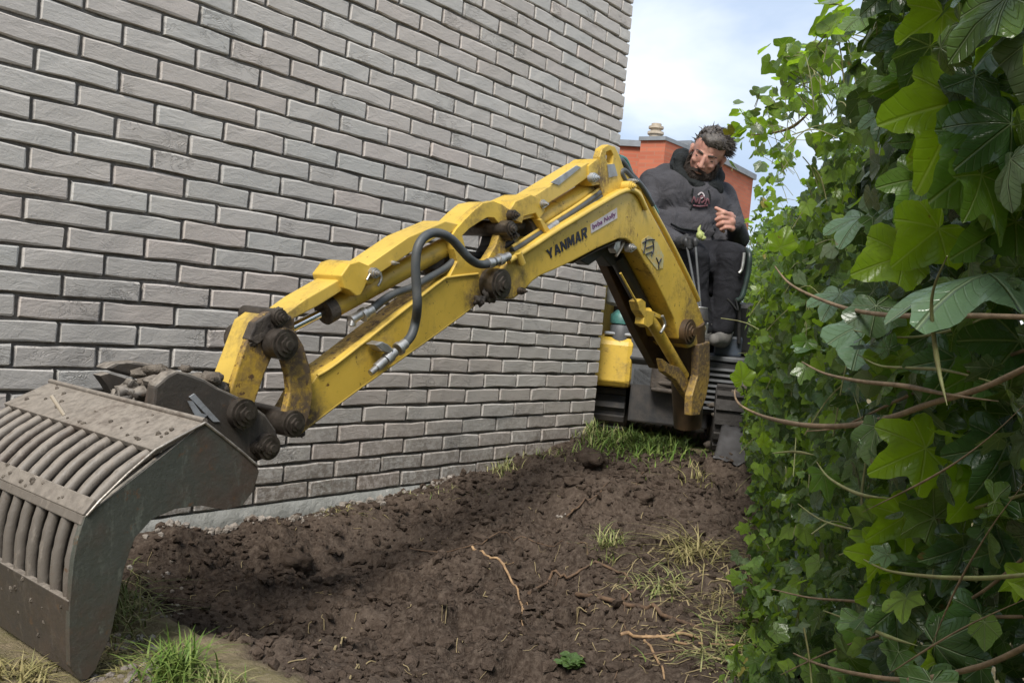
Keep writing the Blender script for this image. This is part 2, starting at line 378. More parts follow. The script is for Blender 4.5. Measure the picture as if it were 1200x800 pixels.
# ------------------------------------------------------------------ the grey brick house
BX0, BZ = 1.00162, CZ + (10.49589) * .0625
PIT, CRS, JT = .2200, .0625, .0098
UC = 12.45
XC = BX0 + PIT * UC
house = empty('brick_house', (XC, WY + .5, 0), 'grey painted brick house wall running along the left of the trench', 'house')
def brick_geo(wd, ht, seed, dp=.05):
    r = random.Random(seed); xs = [-wd / 2, -wd / 2 + .004, -wd * .17, wd * .17, wd / 2 - .004, wd / 2]; zs = [-ht / 2, -ht / 2 + .0035, ht / 2 - .0035, ht / 2]
    vs, fs = [], []
    for j, z in enumerate(zs):
        for i, x in enumerate(xs):
            ed = i in (0, 5) or j in (0, 3); co = i in (0, 5) and j in (0, 3)
            vs.append((x + r.uniform(-.0019, .0019), (.0035 if ed else 0) + (.003 if co else 0) + r.uniform(-.0012, .0008), z + r.uniform(-.0021, .0021) + .0012 * math.sin(x * 30 + seed)))
    for j in range(3):
        for i in range(5): a = j * 6 + i; fs.append((a, a + 1, a + 7, a + 6))
    ring = [0, 1, 2, 3, 4, 5, 11, 17, 23, 22, 21, 20, 19, 18, 12, 6]
    b = len(vs)
    for k in ring: x, y, z = vs[k]; vs.append((x, dp, z))
    for k in range(16): a, c = ring[k], ring[(k + 1) % 16]; fs.append((c, a, b + k, b + (k + 1) % 16))
    return vs, fs
cells_b = []
for v in range(-26, 22):
    half = v % 2
    edges = [(-8 + (.5 if half else 0) + k) for k in range(0, 22)]
    edges = [u for u in edges if u < UC - .3] + [UC]
    for a, b in zip(edges[:-1], edges[1:]):
        last = b == UC
        x0 = BX0 + a * PIT + JT / 2; x1 = BX0 + b * PIT - (0 if last else JT / 2)
        cells_b.append(((x0 + x1) / 2, x1 - x0, BZ - v * CRS))
scored = []
for c in cells_b:
    px, py, z = project((c[0], WY, c[2])); vis = -60 < px < 1260 and -25 < py < 820 and z > 0
    scored.append((1 / z if vis else -1, c))
scored.sort(key=lambda t: -t[0])
var = {}
def brick_var(wd, k):
    key = (round(wd, 3), k)
    if key not in var: 
        vs, fs = brick_geo(wd, CRS - JT, hash(key) & 0xffff); me = bpy.data.meshes.new('brick'); me.from_pydata(vs, [], fs); me.materials.append(M['brick']); var[key] = me
    return var[key]
mbk = MB()
for i, (sc_, (x, wd, z)) in enumerate(scored):
    oy = random.uniform(-.0025, .002); oz = random.uniform(-.0012, .0012)
    if i < 299 and sc_ > 0:
        o = bpy.data.objects.new('brick', brick_var(wd, random.randrange(14))); COL.objects.link(o); o.parent = house
        o.matrix_parent_inverse = Matrix.Translation((-XC, -WY - .5, 0))
        o.location = (x, WY + oy, z + oz); o.rotation_euler = (random.gauss(0, .008), random.gauss(0, .003), random.gauss(0, .005))
    else:
        vs, fs = brick_geo(wd, CRS - JT, i); mbk.add([(vx + x, vy + WY + oy, vz + z + oz) for vx, vy, vz in vs], fs)
for v in range(-26, 22):                # the return wall round the corner
    y = WY + (.10 if v % 2 else .21) + JT
    while y < WY + 4.5:
        vs, fs = brick_geo(.2085, CRS - JT, int(y * 100) + v); z = BZ - v * CRS
        mbk.add([(XC - vy, y + .105 + vx, vz + z) for vx, vy, vz in vs], fs, True); y += PIT
tag(mbk.build('brick_courses', M['brick'], house), kind='stuff')
ztop = BZ + 26.5 * CRS; zb = BZ - 21.5 * CRS
mb = MB(); mb.box(((XC - 8.012) / 2 + .0, WY + 2.5 + .0105, (ztop + zb) / 2 - .2), ((XC + 8) / 2 - .006, 0, 0), (0, 2.5, 0), (0, 0, (ztop - zb) / 2 + .2)); mb.build('mortar', M['mortar'], house)
mb = MB(); x = -8.0; pts = []                # plinth with an uneven face and top
nxs = 240; vs = []; fs = []
for i in range(nxs + 1):
    xx = -3 + (XC + .012 + 3) * i / nxs
    for j, zz_ in enumerate((-.5, -.2, -.12, -.06, 0)):
        n_ = mnoise.noise(Vector((xx * 5, zz_ * 8, 1))); n2 = mnoise.noise(Vector((xx * 17, zz_ * 20, 4)))
        vs.append((xx, WY - .014 + .010 * n_ + .004 * n2 + (.006 if j == 4 else 0), zb + zz_ + (.004 * n2 - .004 if j == 4 else 0)))
    vs.append((xx, WY + .03, zb - .003))
for i in range(nxs):
    for j in range(5): a = i * 6 + j; fs.append((a, a + 6, a + 7, a + 1))
mb.add(vs, fs, True); mb.build('plinth', M['plinth'], house)
mb = MB(); mb.box(((XC - 8) / 2, WY + 2.48, ztop + .04), ((XC + 8) / 2 + .05, 0, 0), (0, 2.55, 0), (0, 0, .05)); mb.build('roof_coping', M['greypanel'], house)

# ------------------------------------------------------------------ orange brick house far behind
def far_brick():
    m = Mat('orange_brick', .85)
    tcn = m.n('ShaderNodeTexBrick'); tcn.inputs['Scale'].default_value = 1; tcn.inputs['Brick Width'].default_value = .22; tcn.inputs['Row Height'].default_value = .0625; tcn.inputs['Mortar Size'].default_value = .006
    tcn.inputs['Color1'].default_value = (.50, .145, .075, 1); tcn.inputs['Color2'].default_value = (.38, .10, .055, 1); tcn.inputs['Mortar'].default_value = (.36, .16, .10, 1)
    sp = m.n('ShaderNodeSeparateXYZ'); m.l(m.geo.outputs['Position'], sp.inputs[0]); cb = m.n('ShaderNodeCombineXYZ')
    m.l(m.math('ADD', sp.outputs[0], sp.outputs[1]), cb.inputs[0]); m.l(sp.outputs[2], cb.inputs[1]); m.l(cb.outputs[0], tcn.inputs[0])
    m.color(m.mix(m.math('MULTIPLY', m.noise(1.2, 4), .35), tcn.outputs[0], (.30, .10, .05))); return m.m
M['orange'] = far_brick()
M['coping'] = simple('grey_coping', (.22, .24, .26), (.16, .17, .18), 5, .5)
M['pot'] = simple('chimney_pot', (.50, .43, .34), (.36, .30, .22), 12, .8)
K1 = D(806, 172, 14.6); K2 = D(883, 206, 17.1); K0 = D(700, 178, 14.9)
top = K1.z; K2.z = top; K0.z = top - .05
fh = empty('brick_house', (K1.x, K1.y, 0), 'orange brick house with a chimney far behind the digger and the man', 'house')
def wallbox(name, a, b, zt, m, depth):
    d = (b - a); d.z = 0; nrm = Vector((d.y, -d.x, 0)).normalized()
    if nrm.dot(Vector(FW)) < 0: nrm = -nrm
    mb = MB(); mb.box(((a.x + b.x) / 2 + nrm.x * depth / 2, (a.y + b.y) / 2 + nrm.y * depth / 2, zt / 2 - .25), d / 2, nrm * depth / 2, (0, 0, zt / 2 + .25))
    return mb.build(name, m, fh), d, nrm
_, d1, n1_ = wallbox('wall', K1, K2, top, M['orange'], 3)
_, d0, n0_ = wallbox('wall', K0, K1, top - .05, M['orange'], 2.9)
for a, b, zt in ((K1, K2, top), (K0, K1, top - .05)):
    d = b - a; d.z = 0; n_ = Vector((d.y, -d.x, 0)).normalized(); n_ = n_ if n_.dot(Vector(FW)) > 0 else -n_
    mb = MB(); c = (a + b) / 2; mb.box((c.x + n_.x * .1, c.y + n_.y * .1, zt + .05), d / 2 * 1.01, n_ * .16, (0, 0, .05)); mb.build('coping', M['coping'], fh)
ca, cb_ = D(751, 166, 14.2), D(780, 166, 14.0)
cd = cb_ - ca; cd.z = 0; cn = Vector((cd.y, -cd.x, 0)).normalized(); cn = cn if cn.dot(Vector(FW)) > 0 else -cn
cn = (cn + Vector((.45, -.2, 0))).normalized()
ctop = D(770, 163, 14).z
mb = MB(); cc = (ca + cb_) / 2 + cn * .4; mb.box((cc.x, cc.y, ctop - 1.2), cd / 2, cn * .4, (0, 0, 1.2)); ch = mb.build('chimney', M['orange'], fh)
mb = MB(); mb.box((cc.x, cc.y, ctop + .02), cd / 2 * 1.08, cn * .44, (0, 0, .03)); mb.build('chimney_cap', M['coping'], ch)
pc = D(768, 160, 14.3); mb = MB()
for k, (r0, z0, z1) in enumerate(((.10, -.1, .10), (.13, .08, .12), (.085, .12, .17), (.12, .17, .205), (.08, .2, .25))):
    mb.tube([(pc.x, pc.y, ctop + .05 + z0), (pc.x, pc.y, ctop + .05 + z1)], r0, 14)
mb.build('chimney_pot', M['pot'], ch)

# ------------------------------------------------------------------ the excavator
YC = 1.79                                                          # boom plane
ang = math.radians(28); Fv = Vector((-math.cos(ang), -math.sin(ang), 0)); Rv = Vector((-math.sin(ang), math.cos(ang), 0)); Cb = Vector((4.04, 2.15, 0))
def MM(f, r, u): return Cb + Fv * f + Rv * r + Vector((0, 0, u))
ex = empty('mini_excavator', MM(-.5, 0, 0), 'muddy yellow mini excavator reaching its long arm along the grey brick wall', 'excavator')
def pxp(pts, Y): return [P(x, y, Y) for x, y in pts]
def plate(name, pts, Y, th, m, parent=ex, bevel=.003, holes=()):
    mb = MB(); mb.prism(pxp(pts, Y), (0, th, 0), [pxp(h, Y) for h in holes]); return mb.build(name, m, parent, bevel)
def rod(name, a, b, r, m, parent=ex, n=18, Y=YC):
    A = P(*a, Y) if len(a) == 2 else Vector(a); B = P(*b, Y) if len(b) == 2 else Vector(b)
    mb = MB(); mb.tube([A, B], r, n); return mb.build(name, m, parent)
def pin(px, py, Y0, Y1, r, m, parent=ex, name='pin', nut=True):
    c = P(px, py, Y0); mb = MB(); mb.tube([c, c + Vector((0, Y1 - Y0, 0))], r, 20)
    if nut: mb.tube([c - Vector((0, .006, 0)), c + Vector((0, .004, 0))], r * .80, 20); mb.tube([c - Vector((0, .013, 0)), c], r * .55, 6); mb.tube([c - Vector((0, .019, 0)), c], r * .30, 12)
    return mb.build(name, m, parent, .002)
# boom
BN = 1.715
boom_px = [(598, 302), (622, 288), (647, 270), (680, 250), (710, 232), (728, 222), (743, 219), (752, 224), (760, 243), (775, 271), (790, 299), (806, 331), (820, 361), (828, 385), (822, 402), (806, 408), (795, 396), (790, 374),
           (780, 352), (768, 328), (756, 308), (748, 294), (740, 284), (733, 280), (725, 280), (700, 291), (672, 306), (648, 317), (634, 323), (624, 330), (616, 339), (603, 350), (594, 350), (587, 342), (586, 325)]
boom = plate('boom', boom_px, BN, .15, M['yellow'], ex, .005)
und = MB(); inner = [(790, 376), (780, 354), (768, 330), (756, 310), (748, 296), (740, 286), (733, 282), (725, 282), (700, 293), (672, 308)]
und.prism(pxp([(x - .5, y + 1.0) for x, y in inner] + [(x + 3, y - 2) for x, y in inner[::-1]], BN + .012), (0, .126, 0)); und.build('boom_underside', M['brownmetal'], boom)
# raised rib along the back edge of the boom
def ribbon(name, pts, Y, r, m, parent, n=8): 
    mb = MB(); mb.tube(spline(pxp(pts, Y), 5), r, n); return mb.build(name, m, parent)
ribbon('hydraulic_pipe', [(596, 306), (622, 290), (650, 271.5), (682, 252), (712, 234), (730, 224.5), (741, 223), (749, 229), (757, 245)], BN - .008, .0095, M['yellow_clean'], ex)
ribbon('hydraulic_pipe', [(745, 216), (753, 224), (763, 243), (778, 270), (793, 299), (812, 338), (818, 352)], BN + .03, .011, M['yellow_clean'], ex)
# dipper arm with its gooseneck
DN = 1.735
dip = [(346, 512), (352, 508), (385, 482), (415, 460), (447, 437.5), (483, 411), (519, 386), (540, 371), (556, 358), (575, 352), (590, 349), (600, 338), (600, 320), (596, 303), (592, 290), (594, 275), (600, 256), (597, 246), (589, 240), (578, 235.5), (566, 238), (554, 248), (544, 258), (535, 268),
       (530, 276), (532, 292), (536, 306), (527, 324), (516, 330), (492, 349), (465, 370), (430, 398), (397, 424), (372, 440), (362, 455), (350, 478), (336, 492), (334, 506)]
hole = [(542, 276), (550, 268), (562, 260), (572, 254.5), (579, 255), (585, 262), (586, 272), (581, 288), (571, 304), (556, 305), (547, 296)]
mbd = MB(); mbd.prism(pxp(dip, DN), (0, .028, 0), [pxp(hole, DN)]); dipper = mbd.build('dipper_arm', M['yellow'], ex, .003)
body = [(346, 509), (415, 457), (447, 434), (519, 383), (556, 355), (590, 345), (598, 330), (545, 312), (527, 327), (516, 333), (465, 373), (397, 427), (372, 443), (352, 480), (340, 495)]
mbd = MB(); mbd.prism(pxp(body, DN + .005), (0, .10, 0)); mbd.build('arm_box', M['yellow_dirty'], dipper, .004)
mbd = MB(); mbd.prism(pxp(dip, DN + .085), (0, .026, 0), [pxp(hole, DN + .085)]); mbd.build('arm_far_plate', M['yellow_dirty'], dipper, .003)
mbd = MB(); topw = [(597, 247), (589, 241), (578, 236.5), (566, 239), (554, 249), (544, 259), (535, 269)]
mbd.prism(pxp(topw + [(x + 1, y + 3.5) for x, y in topw[::-1]], DN + .003), (0, .10, 0)); mbd.build('arm_web', M['yellow_clean'], dipper, .002)
mbd = MB(); mbd.prism(pxp([(586, 262), (588, 272), (583, 290), (573, 306), (571, 305), (581, 288), (585, 272), (584, 263)], DN + .024), (0, .065, 0)); mbd.build('arm_inner_web', M['black'], dipper)
# worn stripe along the edges of the arm
ribbon('edge_weld', [(346, 511), (415, 459), (519, 385), (556, 357)], DN + .003, .004, M['yellow_clean'], dipper, 6)
ribbon('edge_weld', [(372, 440), (397, 424), (465, 370), (516, 330), (527, 325), (560, 321)], DN - .001, .0045, M['yellow_clean'], dipper, 6)
pin(588, 333, 1.685, 1.90, .046, M['pinsteel']); pin(612, 341, 1.70, 1.712, .012, M['pinsteel'])
mb = MB(); mb.lump(P(574, 345, 1.715), .022, 3, 3, .8, 2.2, (1.3, .5, 1)); mb.lump(P(563, 352, 1.72), .016, 4, 3, .8, 2.2); tag(mb.build('caked_mud', M['mudmetal'], dipper), kind='stuff')
# bucket cylinder on top of the arm
bc = rod('bucket_cylinder', (384, 363), (528, 286), .0285, M['yellow'], ex, 24)
rod('cylinder_collar', (379, 366), (389, 360.5), .0345, M['mudmetal'], bc, 24)
rod('cylinder_rod', (334, 388), (386, 362), .0115, M['chrome'], bc, 18)
rod('cylinder_eye', (520, 290), (534, 283), .026, M['mudmetal'], bc, 16)
plate('cylinder_guard', [(322, 377), (330, 381), (372, 359), (404, 339), (404, 326), (398, 327), (360, 349)], 1.745, .085, M['yellow_clean'], bc)
plate('guard_yoke', [(400, 323), (410, 309), (420, 306), (434, 312), (441, 326), (437, 333), (430, 332), (424, 345), (418, 347), (409, 340), (404, 338)], 1.728, .115, M['yellow'], bc)
plate('cylinder_guard', [(428, 313), (480, 277), (522, 259), (540, 263), (534, 271), (516, 276), (480, 297), (443, 322)], 1.742, .09, M['yellow_clean'], bc)
pin(440, 320, 1.715, 1.73, .014, M['zinc'], bc); pin(462, 308, 1.735, 1.745, .006, M['zinc'], bc)
for s in (0, 1): 
    ribbon('jubilee_clip', [(430, 328), (436, 318), (443, 317), (447, 326), (443, 335)], 1.722 + s * .006, .0035, M['zinc'], bc, 6)
# arm cylinder on top of the boom
ac = rod('arm_cylinder', (622, 263), (712, 210), .034, M['yellow'], ex, 24)
plate('cylinder_guard', [(612, 258), (607, 244), (622, 232), (660, 208), (688, 191), (699, 190), (702, 199), (672, 220), (640, 240), (636, 252)], 1.742, .085, M['yellow_clean'], ac)
plate('guard_yoke', [(598, 246), (604, 236), (622, 228), (634, 233), (639, 247), (632, 258), (628, 250), (614, 254), (612, 262), (603, 258)], 1.73, .11, M['yellow'], ac)
plate('cylinder_end', [(690, 194), (700, 186), (712, 190), (716, 205), (706, 216), (694, 218), (690, 208)], 1.735, .10, M['yellow'], ac)
rod('cylinder_collar', (613, 268), (624, 262), .040, M['mudmetal'], ac, 24)
rod('cylinder_rod', (600, 266), (622, 263), .016, M['mudmetal'], ac)
pin(697, 208, 1.72, 1.74, .016, M['palegrey'], ac); pin(637, 239, 1.725, 1.735, .014, M['zinc'], ac)
plate('decal_panel', [(655, 217), (681, 196), (676, 194), (646, 214)], 1.739, .004, M['palegrey'], ac, 0)
pin(603, 252, 1.715, 1.90, .016, M['pinsteel'], ex); pin(599, 268, 1.70, 1.90, .024, M['pinsteel'], ex); pin(602, 276, 1.70, 1.74, .016, M['pinsteel'], ex)
# lifting eye and bracket on the crown of the boom
ear = [(702, 212), (704, 196), (703, 184), (706, 174), (713, 169.5), (721, 172), (726, 182), (731, 196), (744, 214), (738, 222), (722, 226), (708, 234)]
plate('crown_bracket', ear, 1.733, .03, M['yellow'], boom, .003, [[(711, 178), (716, 176), (719, 182), (718, 192), (712, 191), (710, 184)]])
plate('crown_bracket', ear, 1.825, .03, M['yellow'], boom, .003, [[(711, 178), (716, 176), (719, 182), (718, 192), (712, 191), (710, 184)]])
plate('sticker', [(712, 193), (720, 192), (724, 206), (714, 208)], 1.729, .003, M['palegrey'], boom, 0)
ribbon('hose', [(760, 230), (748, 214), (738, 203), (731, 192), (726, 188), (722, 196)], 1.76, .012, M['hose'], ex)
ribbon('hose', [(765, 240), (751, 217), (740, 208), (732, 200), (728, 203), (734, 214)], 1.735, .010, M['hose'], ex)
ribbon('hose', [(770, 250), (755, 224), (741, 206), (733, 188), (725, 184)], 1.80, .010, M['teal'], ex)
pin(740, 218, 1.70, 1.74, .018, M['yellow_clean'], boom); pin(743, 212, 1.71, 1.74, .009, M['zinc'], boom)
# hoses between the cylinder and the boom
for k, (dy, m) in enumerate(((0, 'hose'), (5.5, 'hose'), (-4.5, 'yellow_clean'))):
    ribbon('hose' if k < 2 else 'hydraulic_pipe', [(600, 294 + dy), (620, 281 + dy), (648, 263 + dy), (676, 245 + dy), (698, 229 + dy), (712, 216 + dy), (722, 210 + dy)], 1.745, .0115 if k < 2 else .006, M[m], ex)
rod('hose_fitting', (640, 270), (652, 262), .0145, M['zinc'], ex, 12, 1.742)
plate('hose_clamp', [(632, 257), (635, 256), (645, 270), (640, 274)], 1.725, .03, M['yellow_clean'], boom)
# the big hose loop and its fittings
hz_ = [(592, 302), (582, 306), (570, 309.5), (560, 309), (550, 303), (540, 292), (530, 281), (519, 274.5), (507, 273), (496, 279), (489, 292), (487, 312), (488, 335), (489, 358), (487, 376), (482, 393), (473, 404)]
mb = MB(); mb.tube(spline([P(x, y, 1.70 - (.03 if 3 < i < 14 else .0)) for i, (x, y) in enumerate(hz_)], 6), .0125, 12); hs = mb.build('hose', M['hose'], ex)
for a, b, r in (((596, 300), (580, 306.5), .013), ((588, 303.5), (584, 305), .018), ((577, 307.5), (571, 309), .0155), ((607, 296), (612, 309), .012)):
    rod('hose_fitting', a, b, r, M['zinc'] if b[0] != 612 else M['yellow_clean'], hs, 10, 1.70)
for a, b, r in (((475, 402), (466, 409.5), .0145), ((469, 407), (466, 409.5), .019), ((463, 412), (455, 419), .013), ((458, 416), (452, 422), .0165), ((451, 422), (441, 431), .0125), ((441, 431), (434, 437), .0085)):
    rod('hose_fitting', a, b, r, M['zinc'], hs, 10, 1.70)
plate('hose_bracket', [(440, 404), (448, 400), (456, 404), (462, 410), (458, 414), (448, 411)], 1.69, .04, M['zinc'], hs)
ribbon('hose', [(433, 365), (446, 354), (462, 344), (482, 337), (502, 326), (524, 313), (540, 296)], 1.755, .0115, M['hose'], ex)
for a, b, r in (((436, 363), (424, 370), .0145), ((428, 367), (424, 370), .019), ((423, 368), (411, 375), .0125), ((415, 371), (412, 382), .010)):
    rod('hose_fitting', a, b, r, M['zinc'], ex, 8, 1.755)
ribbon('hose', [(540, 296), (556, 300), (575, 296), (600, 284)], 1.80, .013, M['black'], ex)
mb = MB(); mb.lump(P(510, 306, 1.80), .042, 8, 3, .4, 1.5, (1.2, .7, 1)); mb.build('cylinder_eye', M['mudmetal'], ex)
# links
linkA = [(322, 400), (326, 388), (335, 383), (346, 388), (356, 405), (364, 432), (367, 462), (363, 486), (357, 502), (346, 511), (335, 507), (331, 495), (336, 478), (340, 460), (338, 440), (332, 420)]
for Y in (1.712, 1.85): plate('tipping_link', linkA, Y, .022, M['yellow_dirty'])
pin(335, 404, 1.695, 1.89, .036, M['pinsteel']); pin(345, 497, 1.695, 1.89, .032, M['pinsteel'])
linkB = [(299, 376), (312, 366), (330, 363), (345, 372), (346, 388), (334, 398), (322, 412), (310, 438), (300, 468), (295, 492), (284, 496), (274, 484), (268, 466), (276, 440), (286, 410)]
lb = plate('bucket_link', linkB, 1.74, .02, M['yellow_dirty'])
plate('link_plate', linkB, 1.83, .02, M['yellow_dirty'], lb)
plate('link_web', [(298, 377), (312, 367), (328, 364), (332, 372), (312, 384), (297, 408), (280, 452), (272, 462), (268, 460), (276, 436), (288, 404)], 1.755, .08, M['yellow_clean'], lb)
plate('link_boss', [(292, 398), (300, 378), (316, 367), (332, 364), (343, 372), (330, 384), (314, 394), (302, 404)], 1.733, .03, M['mudmetal'], lb)
pin(329, 372, 1.72, 1.86, .02, M['pinsteel'], lb)
mb = MB()
for k, (x, y, r) in enumerate(((312, 378, .015), (303, 390, .013), (326, 366, .012), (296, 402, .010), (352, 508, .010))): mb.lump(P(x, y, 1.742), r, k + 30, 3, .7, 2.0, (1.2, .6, 1))
tag(mb.build('caked_mud', M['mudmetal'], lb), kind='stuff')
# quick coupler
cp = plate('coupler', [(182, 452), (196, 440), (207, 434), (224, 438), (240, 444), (258, 455), (276, 463), (296, 474), (312, 486), (324, 503), (328, 520), (318, 534), (301, 541), (286, 536), (262, 520), (232, 508), (196, 500), (178, 486)], 1.70, .03, M['hitch'], ex, .006)
plate('coupler_plate', [(182, 452), (196, 440), (207, 434), (224, 438), (240, 444), (258, 455), (276, 463), (296, 474), (312, 486), (324, 503), (328, 520), (318, 534), (301, 541), (286, 536), (262, 520), (232, 508), (196, 500), (178, 486)], 1.86, .03, M['hitch'], cp, .006)
plate('coupler_web', [(190, 452), (207, 437), (226, 441), (246, 452), (236, 470), (205, 480), (185, 478)], 1.72, .06, M['hitch'], cp, .006)
plate('coupler_claw', [(117, 440), (128, 437), (150, 444), (164, 446), (172, 453), (186, 447), (202, 447), (212, 452), (205, 462), (196, 464), (188, 473), (180, 486), (150, 476), (134, 466), (126, 452)], 1.965, .035, M['hitch'], cp, .006)
plate('coupler_body', [(196, 452), (212, 444), (240, 452), (262, 466), (268, 500), (240, 498), (214, 480)], 1.735, .12, M['hitch'], cp, .012)
plate('coupler_claw', [(150, 452), (156, 443), (164, 452), (178, 455), (190, 446), (206, 456), (200, 466), (188, 463), (184, 474), (172, 472), (160, 464)], 1.90, .03, M['hitch'], cp, .006)
mb = MB()
for k in range(16):
    t = k / 15; mb.lump(P(140 + 70 * t + random.uniform(-5, 5), 462 + 14 * t + random.uniform(-7, 7), 1.93 - .1 * t), random.uniform(.012, .026), k + 700, 2, .8, 2.2, (1.2, 1, .8))
tag(mb.build('caked_mud', M['hitch'], cp), kind='stuff')
plate('coupler_claw', [(122, 432), (134, 426), (160, 424), (186, 428), (204, 434), (206, 446), (172, 446), (150, 440)], 2.02, .05, M['hitch'], cp, .006)
pin(287, 485, 1.68, 1.91, .034, M['pinsteel'], cp); pin(316, 524, 1.68, 1.91, .03, M['pinsteel'], cp); pin(302, 524, 1.69, 1.70, .015, M['pinsteel'], cp)
mb = MB()
for k in range(28):
    x = random.uniform(132, 262); y = 430 + random.uniform(-4, 26) + max(0, x - 200) * .25
    mb.lump(P(x, y, max(1.71, 2.0 - (x - 132) * .0026) + random.uniform(0, .08)), random.uniform(.008, .024), k + 60, 2, .8, 2.2, (1.3, 1.2, .7))
M['drymud'] = simple('dried_mud', (.17, .145, .118), (.085, .07, .056), 30, .95, 0, .7, .01, .2)
tag(mb.build('caked_mud', M['drymud'], cp), kind='stuff')
plate('sticker', [(222, 465), (228, 461), (258, 494), (250, 494)], 1.697, .003, M['palegrey'], cp, 0)
plate('sticker', [(220, 470), (226, 470), (236, 484), (244, 486), (238, 490), (230, 489)], 1.696, .003, M['palegrey'], cp, 0)
# sieve bucket
KN, KW = 1.48, .63
side = [(240, 495), (262, 512), (284, 530), (301, 545), (303.5, 553), (297, 575), (284, 592), (262, 597), (236, 592), (205, 596), (178, 608), (158, 630), (146, 664), (139, 700), (130, 742), (112, 784), (103, 795), (93, 796), (82, 780), (81, 742), (82, 705), (86, 660), (91, 632), (100, 605)]
sp_pts = pxp(side, KN)
mb = MB(); mb.prism(sp_pts, (0, .014, 0)); bucket = mb.build('bucket', M['bucket'], ex, .003)
mb = MB(); mb.prism([p + Vector((0, KW - .014, 0)) for p in sp_pts], (0, .014, 0)); mb.build('side_plate', M['bucket'], bucket, .003)
def K(px, py): return P(px, py, KN)
def strip(name, a, b, th, m, y0=.0, y1=KW, off=0):
    A, B = K(*a), K(*b); d = B - A; n = Vector((d.z, 0, -d.x)).normalized()
    if n.x > 0: n = -n                                                # outward: away from the mouth
    mb = MB(); s = Vector((0, y0, 0)); A = A + n * off; B = B + n * off
    mb.prism([A + s, B + s, B + s - n * th, A + s - n * th], (0, y1 - y0, 0)); return mb.build(name, m, bucket, .002)
strip('back_plate', (240, 495), (180, 528), .012, M['bucketmud'], .003, KW - .003, .002)
strip('cross_plate', (114, 586), (99.5, 605), .022, M['bucketmud'], .003, KW - .003, .004)
strip('cross_plate', (101, 604), (97, 616), .014, M['bucketmud'], .003, KW - .003, .003)
strip('cutting_lip', (81.5, 704), (93, 795), .012, M['hitch'], .003, KW - .003, .002)
A = K(240, 495); mb = MB(); mb.tube([A + Vector((0, .0, .003)), A + Vector((0, KW, .003))], .006, 8); mb.build('top_edge', M['bucketmud'], bucket)
M['bareedge'] = simple('bare_steel_edge', (.42, .38, .33), (.16, .14, .12), 40, .4, .5, .2)
for e_ in ([(240, 495), (212, 510), (182, 526.5), (150, 554), (117, 586), (101, 604)], [(240, 495), (262, 512), (284, 530), (301, 545)]):
    mb = MB(); mb.tube([K(*p) - Vector((0, .001, 0)) for p in e_], .0028, 6); mb.build('plate_edge', M['bareedge'], bucket)
# far wall of the shell seen from inside
def bars(a, b, n, bow, r):
    A, B = K(*a), K(*b); d = B - A; nrm = Vector((d.z, 0, -d.x)).normalized()
    if nrm.x > 0: nrm = -nrm
    mesh = None
    for i in range(n):
        y = .026 + (KW - .052) * i / (n - 1)
        if mesh is None or True:
            mb = MB(); rr = [r * (1 + .11 * mnoise.noise(Vector((k * .9, i * 3.3, 1)))) for k in range(13)]
            mb.tube([A + d * (-.08 + 1.16 * k / 12) + nrm * (bow * math.sin(math.pi * min(max(-.04 + 1.08 * k / 12, 0), 1)) - .0135 + .002 * mnoise.noise(Vector((k, i, 5)))) + Vector((0, y + .0018 * mnoise.noise(Vector((i * 2, k * .5, 9))), 0)) for k in range(13)], rr, 8, False)
            mb.build('sieve_bar', M['bucketmud'], bucket)
bars((180, 528), (114, 586), 13, .008, .0116)
bars((97, 614), (81.5, 706), 13, .008, .0116)
M['slotshade'] = simple('dark_slot_shade', (.022, .016, .012), (.012, .009, .007), 30, .8, 0, .8, .01)
strip('slot_shade', (184, 524), (112, 588), .012, M['slotshade'], .016, KW - .016, -.030); strip('slot_shade', (98, 612), (83, 706), .012, M['slotshade'], .016, KW - .016, -.030)  # added dark strips behind the bars, painting shade into the slots
mb = MB()
for k in range(60):
    t = random.random(); y = random.uniform(.02, KW - .02); a, b = random.choice((((238, 497), (184, 527)), ((112, 588), (100, 604)), ((83, 706), (92, 780)))); p = K(*a).lerp(K(*b), t) + Vector((-.002, y, .004))
    mb.lump(p, random.uniform(.002, .007), k + 300, 1, .6, 2)
tag(mb.build('caked_mud', M['drymud'], bucket), kind='stuff')
tw = MB(); tw.tube([K(150, 528) + Vector((-.02, .2, .035)), K(146, 522) + Vector((-.03, .22, .06))], .004, 6); tw.build('stuck_twig', M['pot'], bucket)

# lettering on the boom
def text_on(name, txt, quad, Y, m, parent, depth=.0015, size=1, bold=.0, space=1.):
    cu = bpy.data.curves.new(name, 'FONT'); cu.body = txt; cu.offset = bold; cu.resolution_u = 4; cu.space_character = space
    o = bpy.data.objects.new(name, cu); COL.objects.link(o); dg = bpy.context.evaluated_depsgraph_get(); me = bpy.data.meshes.new_from_object(o.evaluated_get(dg)); bpy.data.objects.remove(o)
    bm = bmesh.new(); bm.from_mesh(me)
    xs = [v.co.x for v in bm.verts]; ys = [v.co.y for v in bm.verts]; x0, x1, y0, y1 = min(xs), max(xs), min(ys), max(ys)
    q = [P(x, y, Y) for x, y in quad]                                   # bl, br, tr, tl
    bmesh.ops.remove_doubles(bm, verts=bm.verts, dist=1e-5)
    for v in bm.verts:
        a = (v.co.x - x0) / (x1 - x0); b = (v.co.y - y0) / (y1 - y0)
        v.co = q[0].lerp(q[1], a).lerp(q[3].lerp(q[2], a), b)
    r = bmesh.ops.extrude_face_region(bm, geom=bm.faces[:]); bmesh.ops.translate(bm, vec=(0, depth, 0), verts=[e for e in r['geom'] if isinstance(e, bmesh.types.BMVert)])
    bm.to_mesh(me); bm.free(); me.materials.clear(); return link(name, me, m, parent)
M['ink'] = simple('navy_lettering', (.012, .014, .03), (.02, .02, .03), 50, .45, 0, 0)
